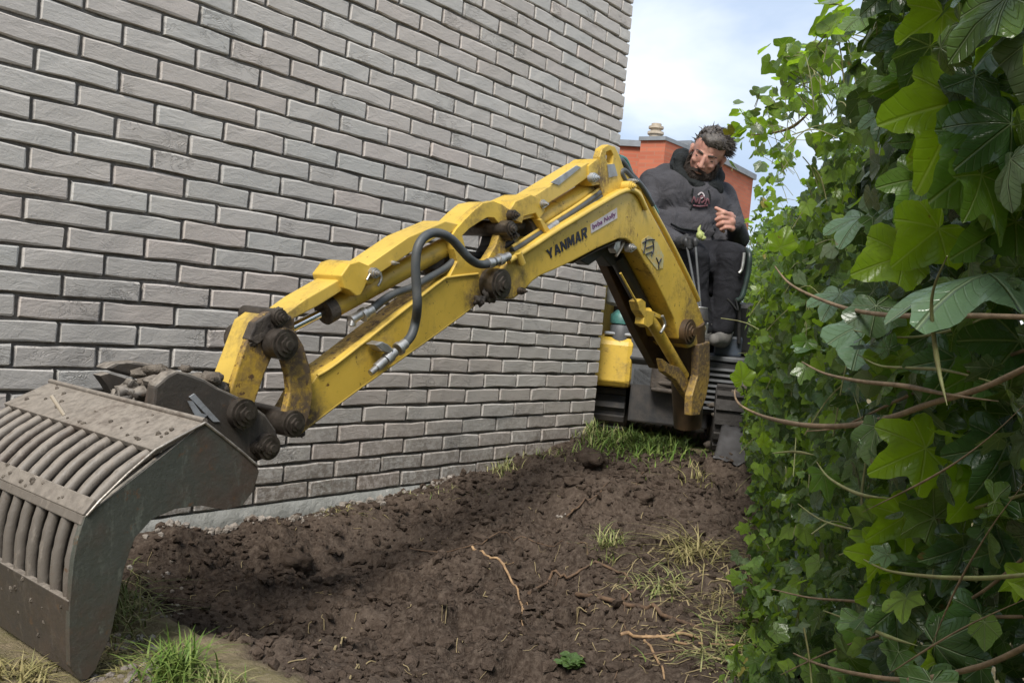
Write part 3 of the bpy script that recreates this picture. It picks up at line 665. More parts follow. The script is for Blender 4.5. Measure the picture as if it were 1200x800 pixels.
M['magenta'] = simple('purple_lettering', (.16, .02, .13), (.12, .02, .12), 50, .5, 0, 0)
M['sticker'] = simple('pale_sticker', (.62, .55, .56), (.5, .46, .44), 20, .5, 0, 0)
GL = {'Y': (1, [(0, 1), (.28, 1), (.5, .62), (.72, 1), (1, 1), (.63, .42), (.63, 0), (.37, 0), (.37, .42)], []),
      'A': (1.05, [(0, 0), (.36, 1), (.64, 1), (1, 0), (.75, 0), (.68, .2), (.32, .2), (.25, 0)], [[(.39, .4), (.61, .4), (.5, .74)]]),
      'N': (1, [(0, 0), (0, 1), (.27, 1), (.74, .38), (.74, 1), (1, 1), (1, 0), (.76, 0), (.26, .62), (.26, 0)], []),
      'M': (1.2, [(0, 0), (0, 1), (.31, 1), (.5, .5), (.69, 1), (1, 1), (1, 0), (.78, 0), (.78, .64), (.58, .1), (.42, .1), (.22, .64), (.22, 0)], []),
      'R': (1, [(0, 0), (0, 1), (.65, 1), (.92, .92), (1, .72), (.92, .52), (.74, .42), (1, 0), (.70, 0), (.46, .38), (.26, .38), (.26, 0)], [[(.26, .80), (.60, .80), (.71, .70), (.60, .58), (.26, .58)]])}
tot = sum(GL[c][0] for c in 'YANMAR') + 5 * .13; xx = 0
lq = [P(x, y, BN - .0025) for x, y in ((643, 304), (688.5, 278), (688, 265), (640, 293.5))]
for c in 'YANMAR':
    wd_, ol, hl = GL[c]; f_ = lambda p: lq[0].lerp(lq[1], (xx + p[0] * wd_) / tot).lerp(lq[3].lerp(lq[2], (xx + p[0] * wd_) / tot), p[1])
    mb = MB(); mb.prism([f_(p) for p in ol], (0, .0015, 0), [[f_(p) for p in h] for h in hl]); mb.build('letter', M['ink'], boom); xx += wd_ + .13
stk = plate('sticker', [(693, 273.5), (723.5, 255.5), (723, 243.5), (692, 263)], BN - .0025, .002, M['sticker'], boom, 0)
text_on('lettering', 'bvba Nolly', [(695, 270.5), (721.5, 254.8), (721.5, 247.5), (694.5, 263)], BN - .0042, M['magenta'], stk, .001)
M['patch'] = simple('faded_decal', (.45, .43, .25), (.55, .36, .08), 60, .6, 0, 0)
em = plate('emblem', [(752, 282), (760, 276), (770, 283), (778, 300), (777, 314), (770, 316), (760, 303), (752, 292)], BN - .002, .0015, M['patch'], boom, 0)
for st in ([(753, 285), (760, 281), (767, 281)], [(757, 279), (756, 288), (754, 297)], [(765, 283), (766, 292), (763, 300)], [(757, 291), (765, 288)], [(757, 298), (764, 295)], [(769, 302), (772, 309)], [(775, 303), (772, 309), (772, 315)]):
    mb = MB(); mb.tube(spline(pxp(st, BN - .003), 4), .0028, 5); mb.build('emblem_stroke', M['ink'], em)
# boom foot, lift cylinder and swing bracket
pin(809, 389, 1.69, 1.89, .052, M['brownmetal'], ex, 'boom_pivot')
mb = MB(); mb.tube([P(806, 378, 1.77), P(806, 430, 1.79), P(806, 500, 1.79)], [.07, .075, .06], 14); mb.build('swing_post', M['brownmetal'], ex)
sb = plate('swing_bracket', [(819, 404), (832, 400), (832, 440), (828, 464), (820, 486), (810, 487), (811, 464), (818, 440)], 1.70, .035, M['yellow_filthy'], ex, .004)
plate('bracket_plate', [(776, 420), (784, 426), (798, 431), (807, 444), (814, 458), (812, 472), (803, 462), (793, 446), (779, 436)], 1.74, .03, M['yellow_filthy'], sb, .004)
plate('bracket_plate', [(818, 402), (832, 398), (832, 440), (828, 464), (820, 487), (806, 490), (800, 478), (812, 462), (820, 440)], 1.86, .03, M['mudmetal'], sb, .004)
lc = rod('lift_cylinder', (757, 366), (801, 440), .024, M['yellow'], ex, 20, 1.76)
rod('cylinder_pipe', (727, 320), (747, 356), .0045, M['yellow_clean'], lc, 8, 1.74)
plate('cylinder_yoke', [(747, 353), (752, 350), (757, 354), (757, 363), (767, 365), (775, 369), (774, 374), (766, 371), (765, 380), (760, 384), (754, 380), (755, 372), (750, 364)], 1.735, .04, M['yellow'], lc)
ribbon('hose', [(776, 370), (779, 380), (774, 390)], 1.72, .006, M['zinc'], lc)
rod('cylinder_rod', (722, 300), (760, 372), .030, M['black'], lc, 18, 1.81)
plate('cylinder_guard', [(704, 296), (722, 292), (748, 345), (772, 396), (786, 428), (770, 432), (748, 392), (724, 340)], 1.86, .04, M['brownmetal'], lc)
mb = MB(); mb.tube(spline(pxp([(731, 284), (727, 292), (722, 300)], 1.74), 4), .006, 6); mb.build('hose', M['pot'], lc)
pin(740, 290, 1.72, 1.74, .018, M['zinc'], boom, 'bolt')
plate('hose_clamp', [(722, 282), (728, 281), (727, 290), (723, 297), (720, 292)], 1.73, .03, M['zinc'], boom)
plate('hose_guard', [(676, 303), (700, 292), (722, 283), (740, 290), (736, 306), (716, 312), (706, 300), (690, 311)], 1.80, .05, M['black'], boom)

# body of the machine
def mbox(name, f0, f1, r0, r1, u0, u1, m, parent=ex, bevel=.012):
    mb = MB(); mb.box(MM((f0 + f1) / 2, (r0 + r1) / 2, (u0 + u1) / 2), Fv * (f1 - f0) / 2, Rv * (r1 - r0) / 2, (0, 0, (u1 - u0) / 2)); return mb.build(name, m, parent, bevel)
def prof(name, pts, r0, r1, m, parent=ex, bevel=.01):        # outline in (forward, up), extruded across
    mb = MB(); mb.prism([MM(f, r0, u) for f, u in pts], Rv * (r1 - r0)); return mb.build(name, m, parent, bevel)
dk = prof('deck', [(-.03, .40), (0, .44), (-.02, .50), (-1.25, .50), (-1.3, .44), (-1.25, .40)], -.42, .45, M['black'])
cov = prof('engine_cover', [(.0, .285), (.012, .32), (.0, .50), (-.03, .545), (-.45, .55), (-.45, .285)], .20, .45, M['yellow'], ex, .03)
prof('engine_cover', [(-.05, .54), (-.035, .66), (-.05, .80), (-.09, .845), (-1.0, .87), (-1.05, .54)], .375, .435, M['yellow_clean'], cov, .012)
prof('hood', [(-.75, .50), (-.72, .95), (-1.25, .92), (-1.3, .5)], -.32, .38, M['black'], cov, .05)
mbox('front_panel', -.06, -.02, -.1, .22, .30, .56, M['greypanel'])
# clutter on the right of the deck
st_ = mbox('tool_shelf', -.34, -.02, .05, .36, .548, .566, M['palegrey'])
c = D(727, 392, 4.62)
mb = MB(); mb.tube([c + Vector((0, 0, -.06)), c + Vector((0, 0, .045)), c + Vector((0, 0, .055))], [.052, .056, .045], 18); mb.build('canister', M['greypanel'], st_)
mb = MB(); mb.tube([c + Vector((0, 0, .056)), c + Vector((0, 0, .10)), c + Vector((0, 0, .125))], [.058, .060, .03], 18); mb.build('canister_lid', M['teal'], st_)
c2 = D(720, 352, 4.72); mb = MB(); mb.tube([c2 + Vector((0, 0, -.02)), c2 + Vector((.01, 0, .03)), c2 + Vector((.02, 0, .09))], [.045, .058, .050], 16); mb.lump(c2 + Vector((.02, -.05, .0)), .034, 3, 2, .3); mb.build('grease_tin', M['palegrey'], st_)
mb = MB(); mb.tube(spline([D(736, 372, 4.6), D(742, 386, 4.58), D(750, 392, 4.55), D(760, 388, 4.5)], 5), .012, 8); mb.build('hose', M['hose'], ex)
mbox('valve_block', -.14, .06, -.04, .10, .30, .42, M['mudmetal'], ex)
for k in range(3): rod('hydraulic_pipe', tuple(MM(.05, .09 - .03 * k, .30 + .035 * k)), tuple(MM(.09, -.05, .30 + .035 * k)), .012, M['mudmetal'], ex)
# left footwell and louvred panel
gp = mbox('louvre_panel', -.2, .02, -.44, -.12, .20, .47, M['black'], ex)
mbox('top_ledge', -.2, .035, -.43, -.10, .47, .495, M['greypanel'], gp, .006)
for k in range(8):
    u = .235 + .028 * k; mb = MB(); mb.box(MM(.028, -.28, u), Fv * .012, Rv * .13, Vector((0, 0, .006)) - Fv * .006); mb.build('louvre', M['greypanel'], gp)
mbox('pedal_box', -.16, -.02, -.33, -.20, .495, .60, M['bluegrey'], gp)
mb = MB(); mb.tube([MM(-.02, -.16, .53), MM(-.02, -.06, .53)], .022, 6); mb.tube([MM(-.02, -.14, .53), MM(-.02, -.12, .53)], .034, 12); mb.tube([MM(-.02, -.08, .50), MM(-.02, -.08, .58)], .02, 10); mb.build('hydraulic_coupling', M['drymud'], gp)
pinc = MM(-.02, -.255, .60); mb = MB(); mb.tube([pinc, pinc + Vector((0, 0, .02)), pinc + Vector((0, 0, .035))], [.022, .028, .014], 14); mb.build('filler_cap', M['zinc'], gp)
mbox('side_console', -.75, -.22, -.42, -.27, .50, .78, M['black'], ex, .03)
# seat, levers, side console
seat = prof('seat', [(-.55, .74), (-.50, .79), (-.55, .84), (-1.0, .82), (-1.05, .76)], -.24, .2, M['black'], ex, .03)
prof('seat_base', [(-.58, .50), (-.58, .75), (-1.0, .75), (-1.0, .5)], -.2, .16, M['greypanel'], seat)
prof('seat_back', [(-.98, .80), (-.93, .83), (-1.02, 1.14), (-1.08, 1.16), (-1.1, .8)], -.22, .18, M['black'], seat, .03)
for (a, b) in (((819, 362), (803.5, 281)), ((821, 362), (814.5, 281))):
    mb = MB(); A, B = D(*a, 4.24), D(*b, 4.30); mb.tube([A, A.lerp(B, .9), B], .0062, 8); lv = mb.build('control_lever', M['greypanel'], ex)
    mb = MB(); mb.tube([A.lerp(B, .90), A.lerp(B, .96), A.lerp(B, 1.0), A.lerp(B, 1.03)], [.010, .017, .017, .008], 10); mb.build('lever_knob', M['black'], lv)
A = D(819, 362, 4.22); mb = MB(); mb.tube([A + Vector((0, 0, -.05)), A, A + Vector((0, 0, .012))], [.05, .042, .030], 18); mb.build('lever_boot', M['rubber'], ex)
mb = MB(); mb.tube([A + Vector((.037 * math.cos(t), .037 * math.sin(t), .006)) for t in np.linspace(0, 2 * math.pi, 25)], .0045, 6, False); mb.build('boot_ring', M['zinc'], ex)
mb = MB(); mb.tube(spline([D(x, y, 4.25) for x, y in ((813, 383), (820, 388), (826, 386), (829, 378), (827, 392))], 5), .006, 6); mb.build('hose_spring', M['zinc'], ex)
M['armgreen'] = simple('green_black_rail', (.03, .055, .045), (.02, .025, .022), 20, .4)
ar = MB(); ar.tube(spline([D(x, y, z) for x, y, z in ((868, 292, 4.5), (875, 293, 4.42), (878.5, 300, 4.38), (877, 318, 4.38), (873, 336, 4.38), (868, 350, 4.38), (860, 352, 4.4))], 6), .013, 10); ar = ar.build('side_guard', M['armgreen'], ex)
mb = MB(); mb.tube(spline([D(x, y, 4.36) for x, y in ((872, 296), (871, 306), (869, 316), (866, 320))], 4), .008, 8); mb.build('guard_latch', M['zinc'], ar)
mb = MB(); mb.tube(spline([D(x, y, 4.38) for x, y in ((852, 350), (858, 356), (865, 364), (862, 350))], 4), .005, 6); mb.tube([D(866, 356, 4.42), D(866, 402, 4.45)], .010, 8); mb.build('guard_stay', M['black'], ar)
# undercarriage and tracks
prof('undercarriage', [(-.02, .12), (-.02, .40), (-1.2, .40), (-1.2, .12)], -.2, .2, M['rubber'])
M['mudrubber'] = simple('muddy_rubber', (.055, .05, .046), (.032, .028, .025), 20, .85, 0, .5, .01)
def track(r0, r1, name='track', mt=M['rubber'], back=0.):
    zc, R, L_ = .185, .165, .92; out = []
    for k in range(13): a = -math.pi / 2 + math.pi * k / 12; out.append((.06 + R * math.cos(a) - .05 - back, zc + R * math.sin(a)))
    for k in range(13): a = math.pi / 2 + math.pi * k / 12; out.append((-L_ + R * math.cos(a) - .05 - back, zc + R * math.sin(a)))
    t = prof(name, out, r0, r1, mt, ex, .008)
    pts = [Vector((f, u)) for f, u in out] + [Vector(out[0])]
    acc = [0]
    for a, b in zip(pts[:-1], pts[1:]): acc.append(acc[-1] + (b - a).length)
    n = 46
    for k in range(n):
        s = acc[-1] * k / n; i = max(j for j in range(len(acc) - 1) if acc[j] <= s); p = pts[i].lerp(pts[i + 1], (s - acc[i]) / max(acc[i + 1] - acc[i], 1e-6)); d = (pts[i + 1] - pts[i]).normalized(); nn = Vector((d.y, -d.x))
        mb = MB(); mb.box(MM(p.x + nn.x * .008, (r0 + r1) / 2, p.y + nn.y * .008), (Fv * d.x + Vector((0, 0, d.y))) * .014, Rv * (r1 - r0) * .48, (Fv * nn.x + Vector((0, 0, nn.y))) * .013); mb.build('track_lug', mt, t)
    for f in (-.25, -.5, -.75):
        mb = MB(); mb.tube([MM(f, r0 - .01, .12), MM(f, r1 + .01, .12)], .055, 16); mb.build('roller', M['mudmetal'], t)
track(-.44, -.22, mt=M['mudrubber']); track(.22, .44, back=.28)
vs, fs = [], []; A0, A1, B0, B1 = D(846, 499, 4.26), D(896, 502, 4.12), GP(834, 547), GP(892, 549)
for j in range(11):
    for i in range(15):
        p = A0.lerp(A1, i / 14).lerp(B0.lerp(B1, i / 14), j / 10); n_ = mnoise.noise(Vector((i * .45, j * .35, 3))) + .5 * mnoise.noise(Vector((i * 1.1, j * .7, 8))); p = p + Vector((-.7, -.35, .6)) * (.028 * n_); p.z = max(p.z, gz(p.x, p.y) + .006); vs.append(p)
for j in range(10):
    for i in range(14): a = j * 15 + i; fs.append((a, a + 1, a + 16, a + 15))
M['sheet'] = simple('dusty_grey_sheet', (.085, .08, .08), (.05, .046, .044), 12, .6, 0, .3); mb = MB(); mb.add(vs, fs, True); sh = mb.build('plastic_sheet', M['sheet']); sh.modifiers.new('thick', 'SOLIDIFY').thickness = .003
tag(sh, 'crumpled dark grey plastic sheet lying against the digger track by the hedge', 'plastic sheet')
mb = MB()
for k in range(26): mb.lump(MM(random.uniform(-.1, .13), random.uniform(-.45, -.2), random.uniform(.02, .36)), random.uniform(.012, .035), k + 500, 2, .6, 2, (1, 1, .7))
tag(mb.build('caked_mud', M['drymud'], ex), kind='stuff')

# ------------------------------------------------------------------ the man on the seat
def remeshed(name, mb, voxel, m, parent, smooth=6, fac=.5):
    o = mb.build(name, m, parent)
    r = o.modifiers.new('r', 'REMESH'); r.mode = 'VOXEL'; r.voxel_size = voxel; r.use_smooth_shade = True
    s = o.modifiers.new('s', 'SMOOTH'); s.iterations = smooth; s.factor = fac
    dg = bpy.context.evaluated_depsgraph_get(); me = bpy.data.meshes.new_from_object(o.evaluated_get(dg)); me.name = name
    o.modifiers.clear(); o.data = me
    if not me.materials: me.materials.append(m)
    me.polygons.foreach_set('use_smooth', [True] * len(me.polygons)); return o
def limb(mb, a, b, ra, rb, n=9):        # tapered capsule
    a, b = Vector(a), Vector(b); k = max(2, int((b - a).length / (min(ra, rb) * .5)) + 1)
    for i in range(k + 1):
        t = i / k; mb.lump(a.lerp(b, t), ra + (rb - ra) * t, 0, 2, 0)
def cloth_mat(name, c, c2, folds):
    m = Mat(name, .9, 0, .25); m.color(m.mix(m.ramp(m.noise(9, 5, .6), .35, .65), c, c2))
    m.bump(m.math('ADD', m.noise(folds, 2, .5, dist=1.4), m.math('MULTIPLY', m.noise(220, 2), .12)), .75, .035); return m.m
M['hoodie'] = cloth_mat('dark_grey_fleece', (.044, .043, .047), (.066, .064, .070), 9)
M['collar'] = cloth_mat('black_fleece', (.012, .014, .014), (.02, .022, .022), 12)
M['trousers'] = cloth_mat('black_work_cloth', (.010, .010, .012), (.020, .020, .024), 8)
def skin_mat():
    m = Mat('skin', .5, 0, .4); m.color(m.mix(m.ramp(m.noise(26, 4), .35, .7), (.50, .27, .20), (.38, .175, .13))); m.b.inputs['Subsurface Weight'].default_value = .12
    m.b.inputs['Subsurface Radius'].default_value = (.012, .004, .002); m.bump(m.noise(180, 3), .2, .002); return m.m
M['skin'] = skin_mat(); M['skin'].node_tree.nodes['Principled BSDF'].inputs['Roughness'].default_value = .62
M['hair'] = simple('dark_brown_hair', (.032, .025, .020), (.105, .088, .072), 70, .5, 0, .5, .004)
M['beard'] = simple('dark_beard', (.030, .020, .015), (.05, .035, .025), 90, .7, 0, .6, .004)
M['boot'] = simple('dusty_boot', (.10, .095, .09), (.17, .16, .145), 18, .85, 0, .4)
man = empty('person', D(812, 320, 4.8), 'bearded man in dark hooded jacket and black trousers sitting on the digger', 'person')
# head in its own frame (x to image right, y up, z towards the viewer), then tilted
roll, pitch, yaw = math.radians(-26), math.radians(33), math.radians(-10)
cx_, cy_, cz_ = Vector(RT), Vector(UP), Vector(-FW)
basis = Matrix((cx_, cy_, cz_)).transposed()
HR = basis @ (Matrix.Rotation(roll, 3, 'Z') @ Matrix.Rotation(yaw, 3, 'Y') @ Matrix.Rotation(pitch, 3, 'X'))
HC = D(829, 181, 4.72); HS = 1.12
def hd(x, y, z): return HC + HR @ Vector((x, y, z)) * HS
def hell(mb, c, r, sub=3, amp=0, seed=0):
    bm = bmesh.new(); bmesh.ops.create_icosphere(bm, subdivisions=sub, radius=1); vs = []
    for v in bm.verts:
        k = 1 + amp * mnoise.noise(v.co * 2.5 + Vector((seed, 0, 0))); vs.append(hd(c[0] + v.co.x * r[0] * k, c[1] + v.co.y * r[1] * k, c[2] + v.co.z * r[2] * k))
    mb.add(vs, [tuple(x.index for x in f.verts) for f in bm.faces], True); bm.free()
hb = MB()
hell(hb, (0, .035, -.01), (.076, .088, .096)); hell(hb, (0, -.03, .022), (.064, .078, .070)); hell(hb, (0, -.082, .040), (.040, .030, .044)); hell(hb, (0, -.005, .05), (.058, .05, .046))
hell(hb, (0, .022, .083), (.048, .010, .006)); hell(hb, (.036, -.022, .070), (.020, .017, .018)); hell(hb, (-.036, -.022, .070), (.020, .017, .018))
for k in range(7): t = k / 6; hell(hb, (0, .012 - .043 * t, .090 + .022 * t), (.0085 + .004 * t, .009, .011), 2)
hell(hb, (.012, -.032, .100), (.009, .008, .009), 2); hell(hb, (-.012, -.032, .100), (.009, .008, .009), 2)
hell(hb, (0, -.056, .088), (.024, .006, .012), 2); hell(hb, (0, -.068, .086), (.022, .007, .012), 2)
for s in (-1, 1): hell(hb, (s * .078, -.008, -.008), (.010, .030, .019)); hell(hb, (s * .084, .004, -.014), (.008, .016, .012))
limb(hb, hd(0, -.04, -.02), D(817, 210, 4.80), .062, .066)
body = remeshed('body', hb, .0042, M['skin'], man, 5)
eb = MB()
for s in (-1, 1): hell(eb, (s * .031, .002, .0775), (.0135, .0045, .010), 2)
M['eye'] = simple('dark_eye', (.02, .014, .011), (.03, .02, .015), 50, .3); eb.build('eyes', M['eye'], body)
eb = MB()
for s in (-1, 1):
    eb.tube([hd(s * (.012 + .010 * k), .022 + .0035 * math.sin(k * .8), .091 - .003 * k * k * .5) for k in range(5)], [.004, .0062, .0062, .005, .002], 6)
eb.build('eyebrows', M['beard'], body)
# beard and moustache
bb = MB(); r0 = random.Random(4)
def on_jaw(a, v): return (.072 * math.sin(a), -.045 - .06 * v, .015 + .078 * math.cos(a) - .012 * v)
for k in range(2600):
    a = r0.uniform(-1.75, 1.75); v = r0.random()
    if abs(a) < .42 and v < .32: continue
    if v < .5 - .28 * abs(a) and abs(a) < 1.0: continue
    if abs(a) > 1.2: v = v * 1.2 - .55
    p = on_jaw(a, v); dx, dz = math.sin(a), math.cos(a); ln = r0.uniform(.010, .022)
    q_ = (p[0] + dx * .003 + r0.gauss(0, .003), p[1] - ln, p[2] + dz * .007 + r0.gauss(0, .003))
    p0 = (p[0] - dx * .006, p[1], p[2] - dz * .006); bb.tube([hd(*p0), hd((p0[0] + q_[0]) / 2 + dx * .003, (p0[1] + q_[1]) / 2, (p0[2] + q_[2]) / 2 + dz * .004), hd(*q_)], [.0021, .0018, .0005], 4, False)
for k in range(160):
    x = r0.uniform(-.034, .034); bb.tube([hd(x, -.046 - abs(x) * .3, .101 - abs(x) * .5), hd(x * 1.15, -.060 - abs(x) * .35, .104 - abs(x) * .55)], [.0026, .0008], 4, False)
hell(bb, (0, -.085, .040), (.044, .034, .046), 3, .2, 3)
for s in (-1, 1): hell(bb, (s * .050, -.060, .020), (.020, .040, .035), 2, .2, 5)
bb.build('beard', M['beard'], body)
hbm = MB(); hell(hbm, (.006, .080, .030), (.064, .042, .056), 3, .15, 6); hell(hbm, (0, .058, -.024), (.077, .073, .092), 3, .12, 2); hell(hbm, (0, .02, -.045), (.075, .082, .070), 3, .1, 4)
r0 = random.Random(9)
for k in range(2000):
    a = r0.uniform(0, 2 * math.pi); el = math.asin(min(1, r0.uniform(-.25, 1)))
    n_ = Vector((math.cos(el) * math.sin(a), math.sin(el), math.cos(el) * math.cos(a)))
    if n_.z > .35 and n_.y < .30: continue
    p = Vector((0, .045, -.018)) + Vector((n_.x * .079, n_.y * .074, n_.z * .092))
    fl = Vector((.8 + r0.gauss(0, .45), .25 + r0.gauss(0, .2), -.1 + r0.gauss(0, .5))).normalized()
    ln = r0.uniform(.016, .038); q1 = p + (n_ * .22 + fl * .7) * ln * .6; q2 = q1 + (fl * .95 + Vector((0, -.30, 0)) + n_ * .12) * ln * .7
    hbm.tube([hd(*p), hd(*q1), hd(*q2)], [.0036, .0030, .0006], 4, False)
hbm.build('hair', M['hair'], body)
# clothes
tb = MB()
def blob(px, py, z, r): tb.lump(D(px, py, z), r, 0, 3, 0)
ch = [(788, 228, 4.80, .155), (815, 232, 4.80, .150), (832, 240, 4.84, .125), (772, 226, 4.82, .125), (795, 255, 4.82, .160), (822, 258, 4.82, .145), (805, 280, 4.84, .165), (826, 284, 4.84, .15), (765, 212, 4.84, .085), (846, 226, 4.92, .080), (800, 206, 4.86, .11), (825, 212, 4.90, .09), (780, 206, 4.86, .085)]
for c_ in ch: blob(c_[0], c_[1] + 1, c_[2], c_[3] * .87)
limb(tb, D(764, 214, 4.84), D(754, 264, 4.66), .078, .062); limb(tb, D(754, 264, 4.66), D(796, 284, 4.42), .062, .046)
limb(tb, D(848, 230, 4.93), D(866, 280, 4.80), .074, .060); limb(tb, D(866, 280, 4.80), D(861, 263, 4.60), .058, .048)
for k in range(8):                       # soft fold rolls across the belly
    y = 246 + k * 6; limb(tb, D(768 + k * 2, y + random.uniform(-3, 3), 4.675), D(835 + random.uniform(-6, 4), y + 8 + random.uniform(-3, 3), 4.685), random.uniform(.010, .022), random.uniform(.008, .016))
jacket = remeshed('jacket', tb, .011, M['hoodie'], man, 12)
tb = MB(); ring = [(797, 184, 4.80), (796, 200, 4.76), (806, 213, 4.72), (824, 219, 4.71), (838, 216, 4.76), (843, 206, 4.84), (838, 196, 4.88), (818, 186, 4.92), (803, 180, 4.88)]
rp = spline([D(*c_) for c_ in ring + ring[:1]], 5)
for i, p in enumerate(rp): tb.lump(p, .030 + .006 * math.sin(i * 1.1), i, 2, .12)
blob(801, 200, 4.87, .075); blob(820, 211, 4.82, .07); blob(804, 192, 4.88, .06)
limb(tb, D(796, 182, 4.86), D(792, 204, 4.82), .040, .055); limb(tb, D(800, 214, 4.76), D(838, 222, 4.78), .05, .05)
remeshed('hood', tb, .010, M['collar'], jacket, 8)
M['logo'] = simple('dull_red_print', (.11, .035, .045), (.16, .08, .09), 60, .85, 0, .2); M['logow'] = simple('pale_print', (.5, .45, .46), None, 60, .85)
def surf(px, py, o):                    # front surface of the cloth along a line of sight
    bpy.context.view_layer.update(); d = Vector(ray(px, py)); inv = o.matrix_world.inverted()
    ok, loc, nn, _ = o.ray_cast(inv @ Vector(ORG), (inv.to_3x3() @ d).normalized()); return (o.matrix_world @ loc) if ok else D(px, py, 4.65)
for k, pts in enumerate(([(811, 238), (813, 231), (816, 238), (818, 232)], [(819, 239), (822, 230), (826, 234), (822, 238)], [(826, 240), (829, 233), (831, 239)], [(812, 241), (820, 242), (829, 241)], [(818, 229), (822, 226), (825, 230), (821, 233)])):
    mb = MB(); mb.tube(spline([surf(x, y, jacket) - Vector(FW) * .002 for x, y in pts], 4), .0055 if k < 4 else .005, 5); mb.build('chest_print', M['logo' if k < 4 else 'logow'], jacket)
for pts in ([(812, 221), (811, 228), (812, 236), (809, 246)], [(830, 223), (832, 230), (831, 238)], [(786, 262), (800, 268), (822, 270), (838, 268)], [(778, 278), (800, 286), (830, 287)]):
    mb = MB(); mb.tube(spline([surf(x, y, jacket) - Vector(FW) * .003 for x, y in pts], 5), .0045, 5); mb.build('seam', M['collar'], jacket)
tb = MB()
limb(tb, D(834, 300, 4.84), D(858, 304, 4.46), .105, .088); limb(tb, D(858, 304, 4.46), D(852, 345, 4.45), .086, .075); limb(tb, D(852, 345, 4.45), D(846, 384, 4.44), .075, .062)
limb(tb, D(800, 302, 4.84), D(812, 302, 4.44), .105, .085); limb(tb, D(812, 302, 4.44), D(814, 345, 4.44), .084, .072); limb(tb, D(814, 345, 4.44), D(822, 384, 4.42), .072, .060)
blob(815, 300, 4.84, .13); blob(834, 312, 4.50, .06)
limb(tb, D(836, 312, 4.56), D(832, 338, 4.56), .08, .05); limb(tb, D(838, 300, 4.62), D(816, 300, 4.60), .085, .085)
remeshed('trousers', tb, .010, M['trousers'], man, 4)
for (ax, ay, az), (tx, ty, tz) in (((847, 388, 4.44), (836, 408, 4.32)), ((823, 388, 4.42), (812, 408, 4.31))):
    tb = MB(); a, t = D(ax, ay, az), D(tx, ty, tz); limb(tb, a + Vector((0, 0, .03)), a - Vector((0, 0, .03)), .052, .050); t.z = a.z - .045; limb(tb, a - Vector((0, 0, .045)), t, .042, .032)
    remeshed('boot', tb, .009, M['boot'], man, 4)
# left hand: palm, four curled fingers, thumb
tb = MB()
def hp(px, py, z): return D(px, py, z)
limb(tb, hp(860, 264, 4.62), hp(855, 260, 4.565), .030, .030)
for k in range(4): limb(tb, hp(856.5 + k * .3, 252.5 + k * 5.2, 4.56), hp(859, 257 + k * 3, 4.60), .0165, .022)
fing = [((857, 251.5), (848, 249.5), (841, 251), (843, 254)), ((857, 256.5), (846, 255), (839.5, 257.5), (843, 261)), ((857.5, 262), (847, 261.5), (841, 264), (845, 267)), ((858, 267), (850, 267), (845, 269), (848, 271.5))]
for k, (a, b, c_, d_) in enumerate(fing):
    r = .0125 - (.0015 if k == 3 else 0); limb(tb, hp(*a, 4.56), hp(*b, 4.525), r * 1.1, r); limb(tb, hp(*b, 4.525), hp(*c_, 4.54), r, r * .9); limb(tb, hp(*c_, 4.54), hp(*d_, 4.565), r * .9, r * .8)
limb(tb, hp(857, 254, 4.56), hp(848, 248.5, 4.53), .016, .0135); limb(tb, hp(848, 248.5, 4.53), hp(839, 244, 4.53), .0125, .010)
remeshed('hand', tb, .0038, M['skin'], man, 3)
# right hand closed on the lever knob
tb = MB(); limb(tb, hp(796, 284, 4.42), hp(803, 283, 4.33), .032, .034)
for k in range(4): limb(tb, hp(800 + k * .5, 279 + k * 3.6, 4.33), hp(808, 279.5 + k * 3.6, 4.285), .0115, .0110); limb(tb, hp(808, 279.5 + k * 3.6, 4.285), hp(811, 281 + k * 3.2, 4.31), .0105, .009)
limb(tb, hp(799, 280, 4.36), hp(805, 276, 4.31), .0135, .0105)
M['glove'] = simple('dark_glove', (.02, .02, .021), (.04, .038, .036), 40, .8); remeshed('hand', tb, .0042, M['glove'], man, 3)
M['lime'] = simple('pale_green_rag', (.40, .42, .17), (.28, .33, .08), 60, .6)
mb = MB(); mb.lump(D(820.5, 276, 4.36), .022, 2, 3, .35, 2.4, (1, .8, 1)); mb.tube([D(820, 274, 4.36), D(819, 268, 4.36), D(821, 264, 4.36)], [.012, .007, .003], 8); mb.lump(D(824, 279, 4.36), .014, 5, 2, .3)
kb = mb.build('lever_knob', M['lime'], ex); tag(kb, 'pale green topped lever knob')

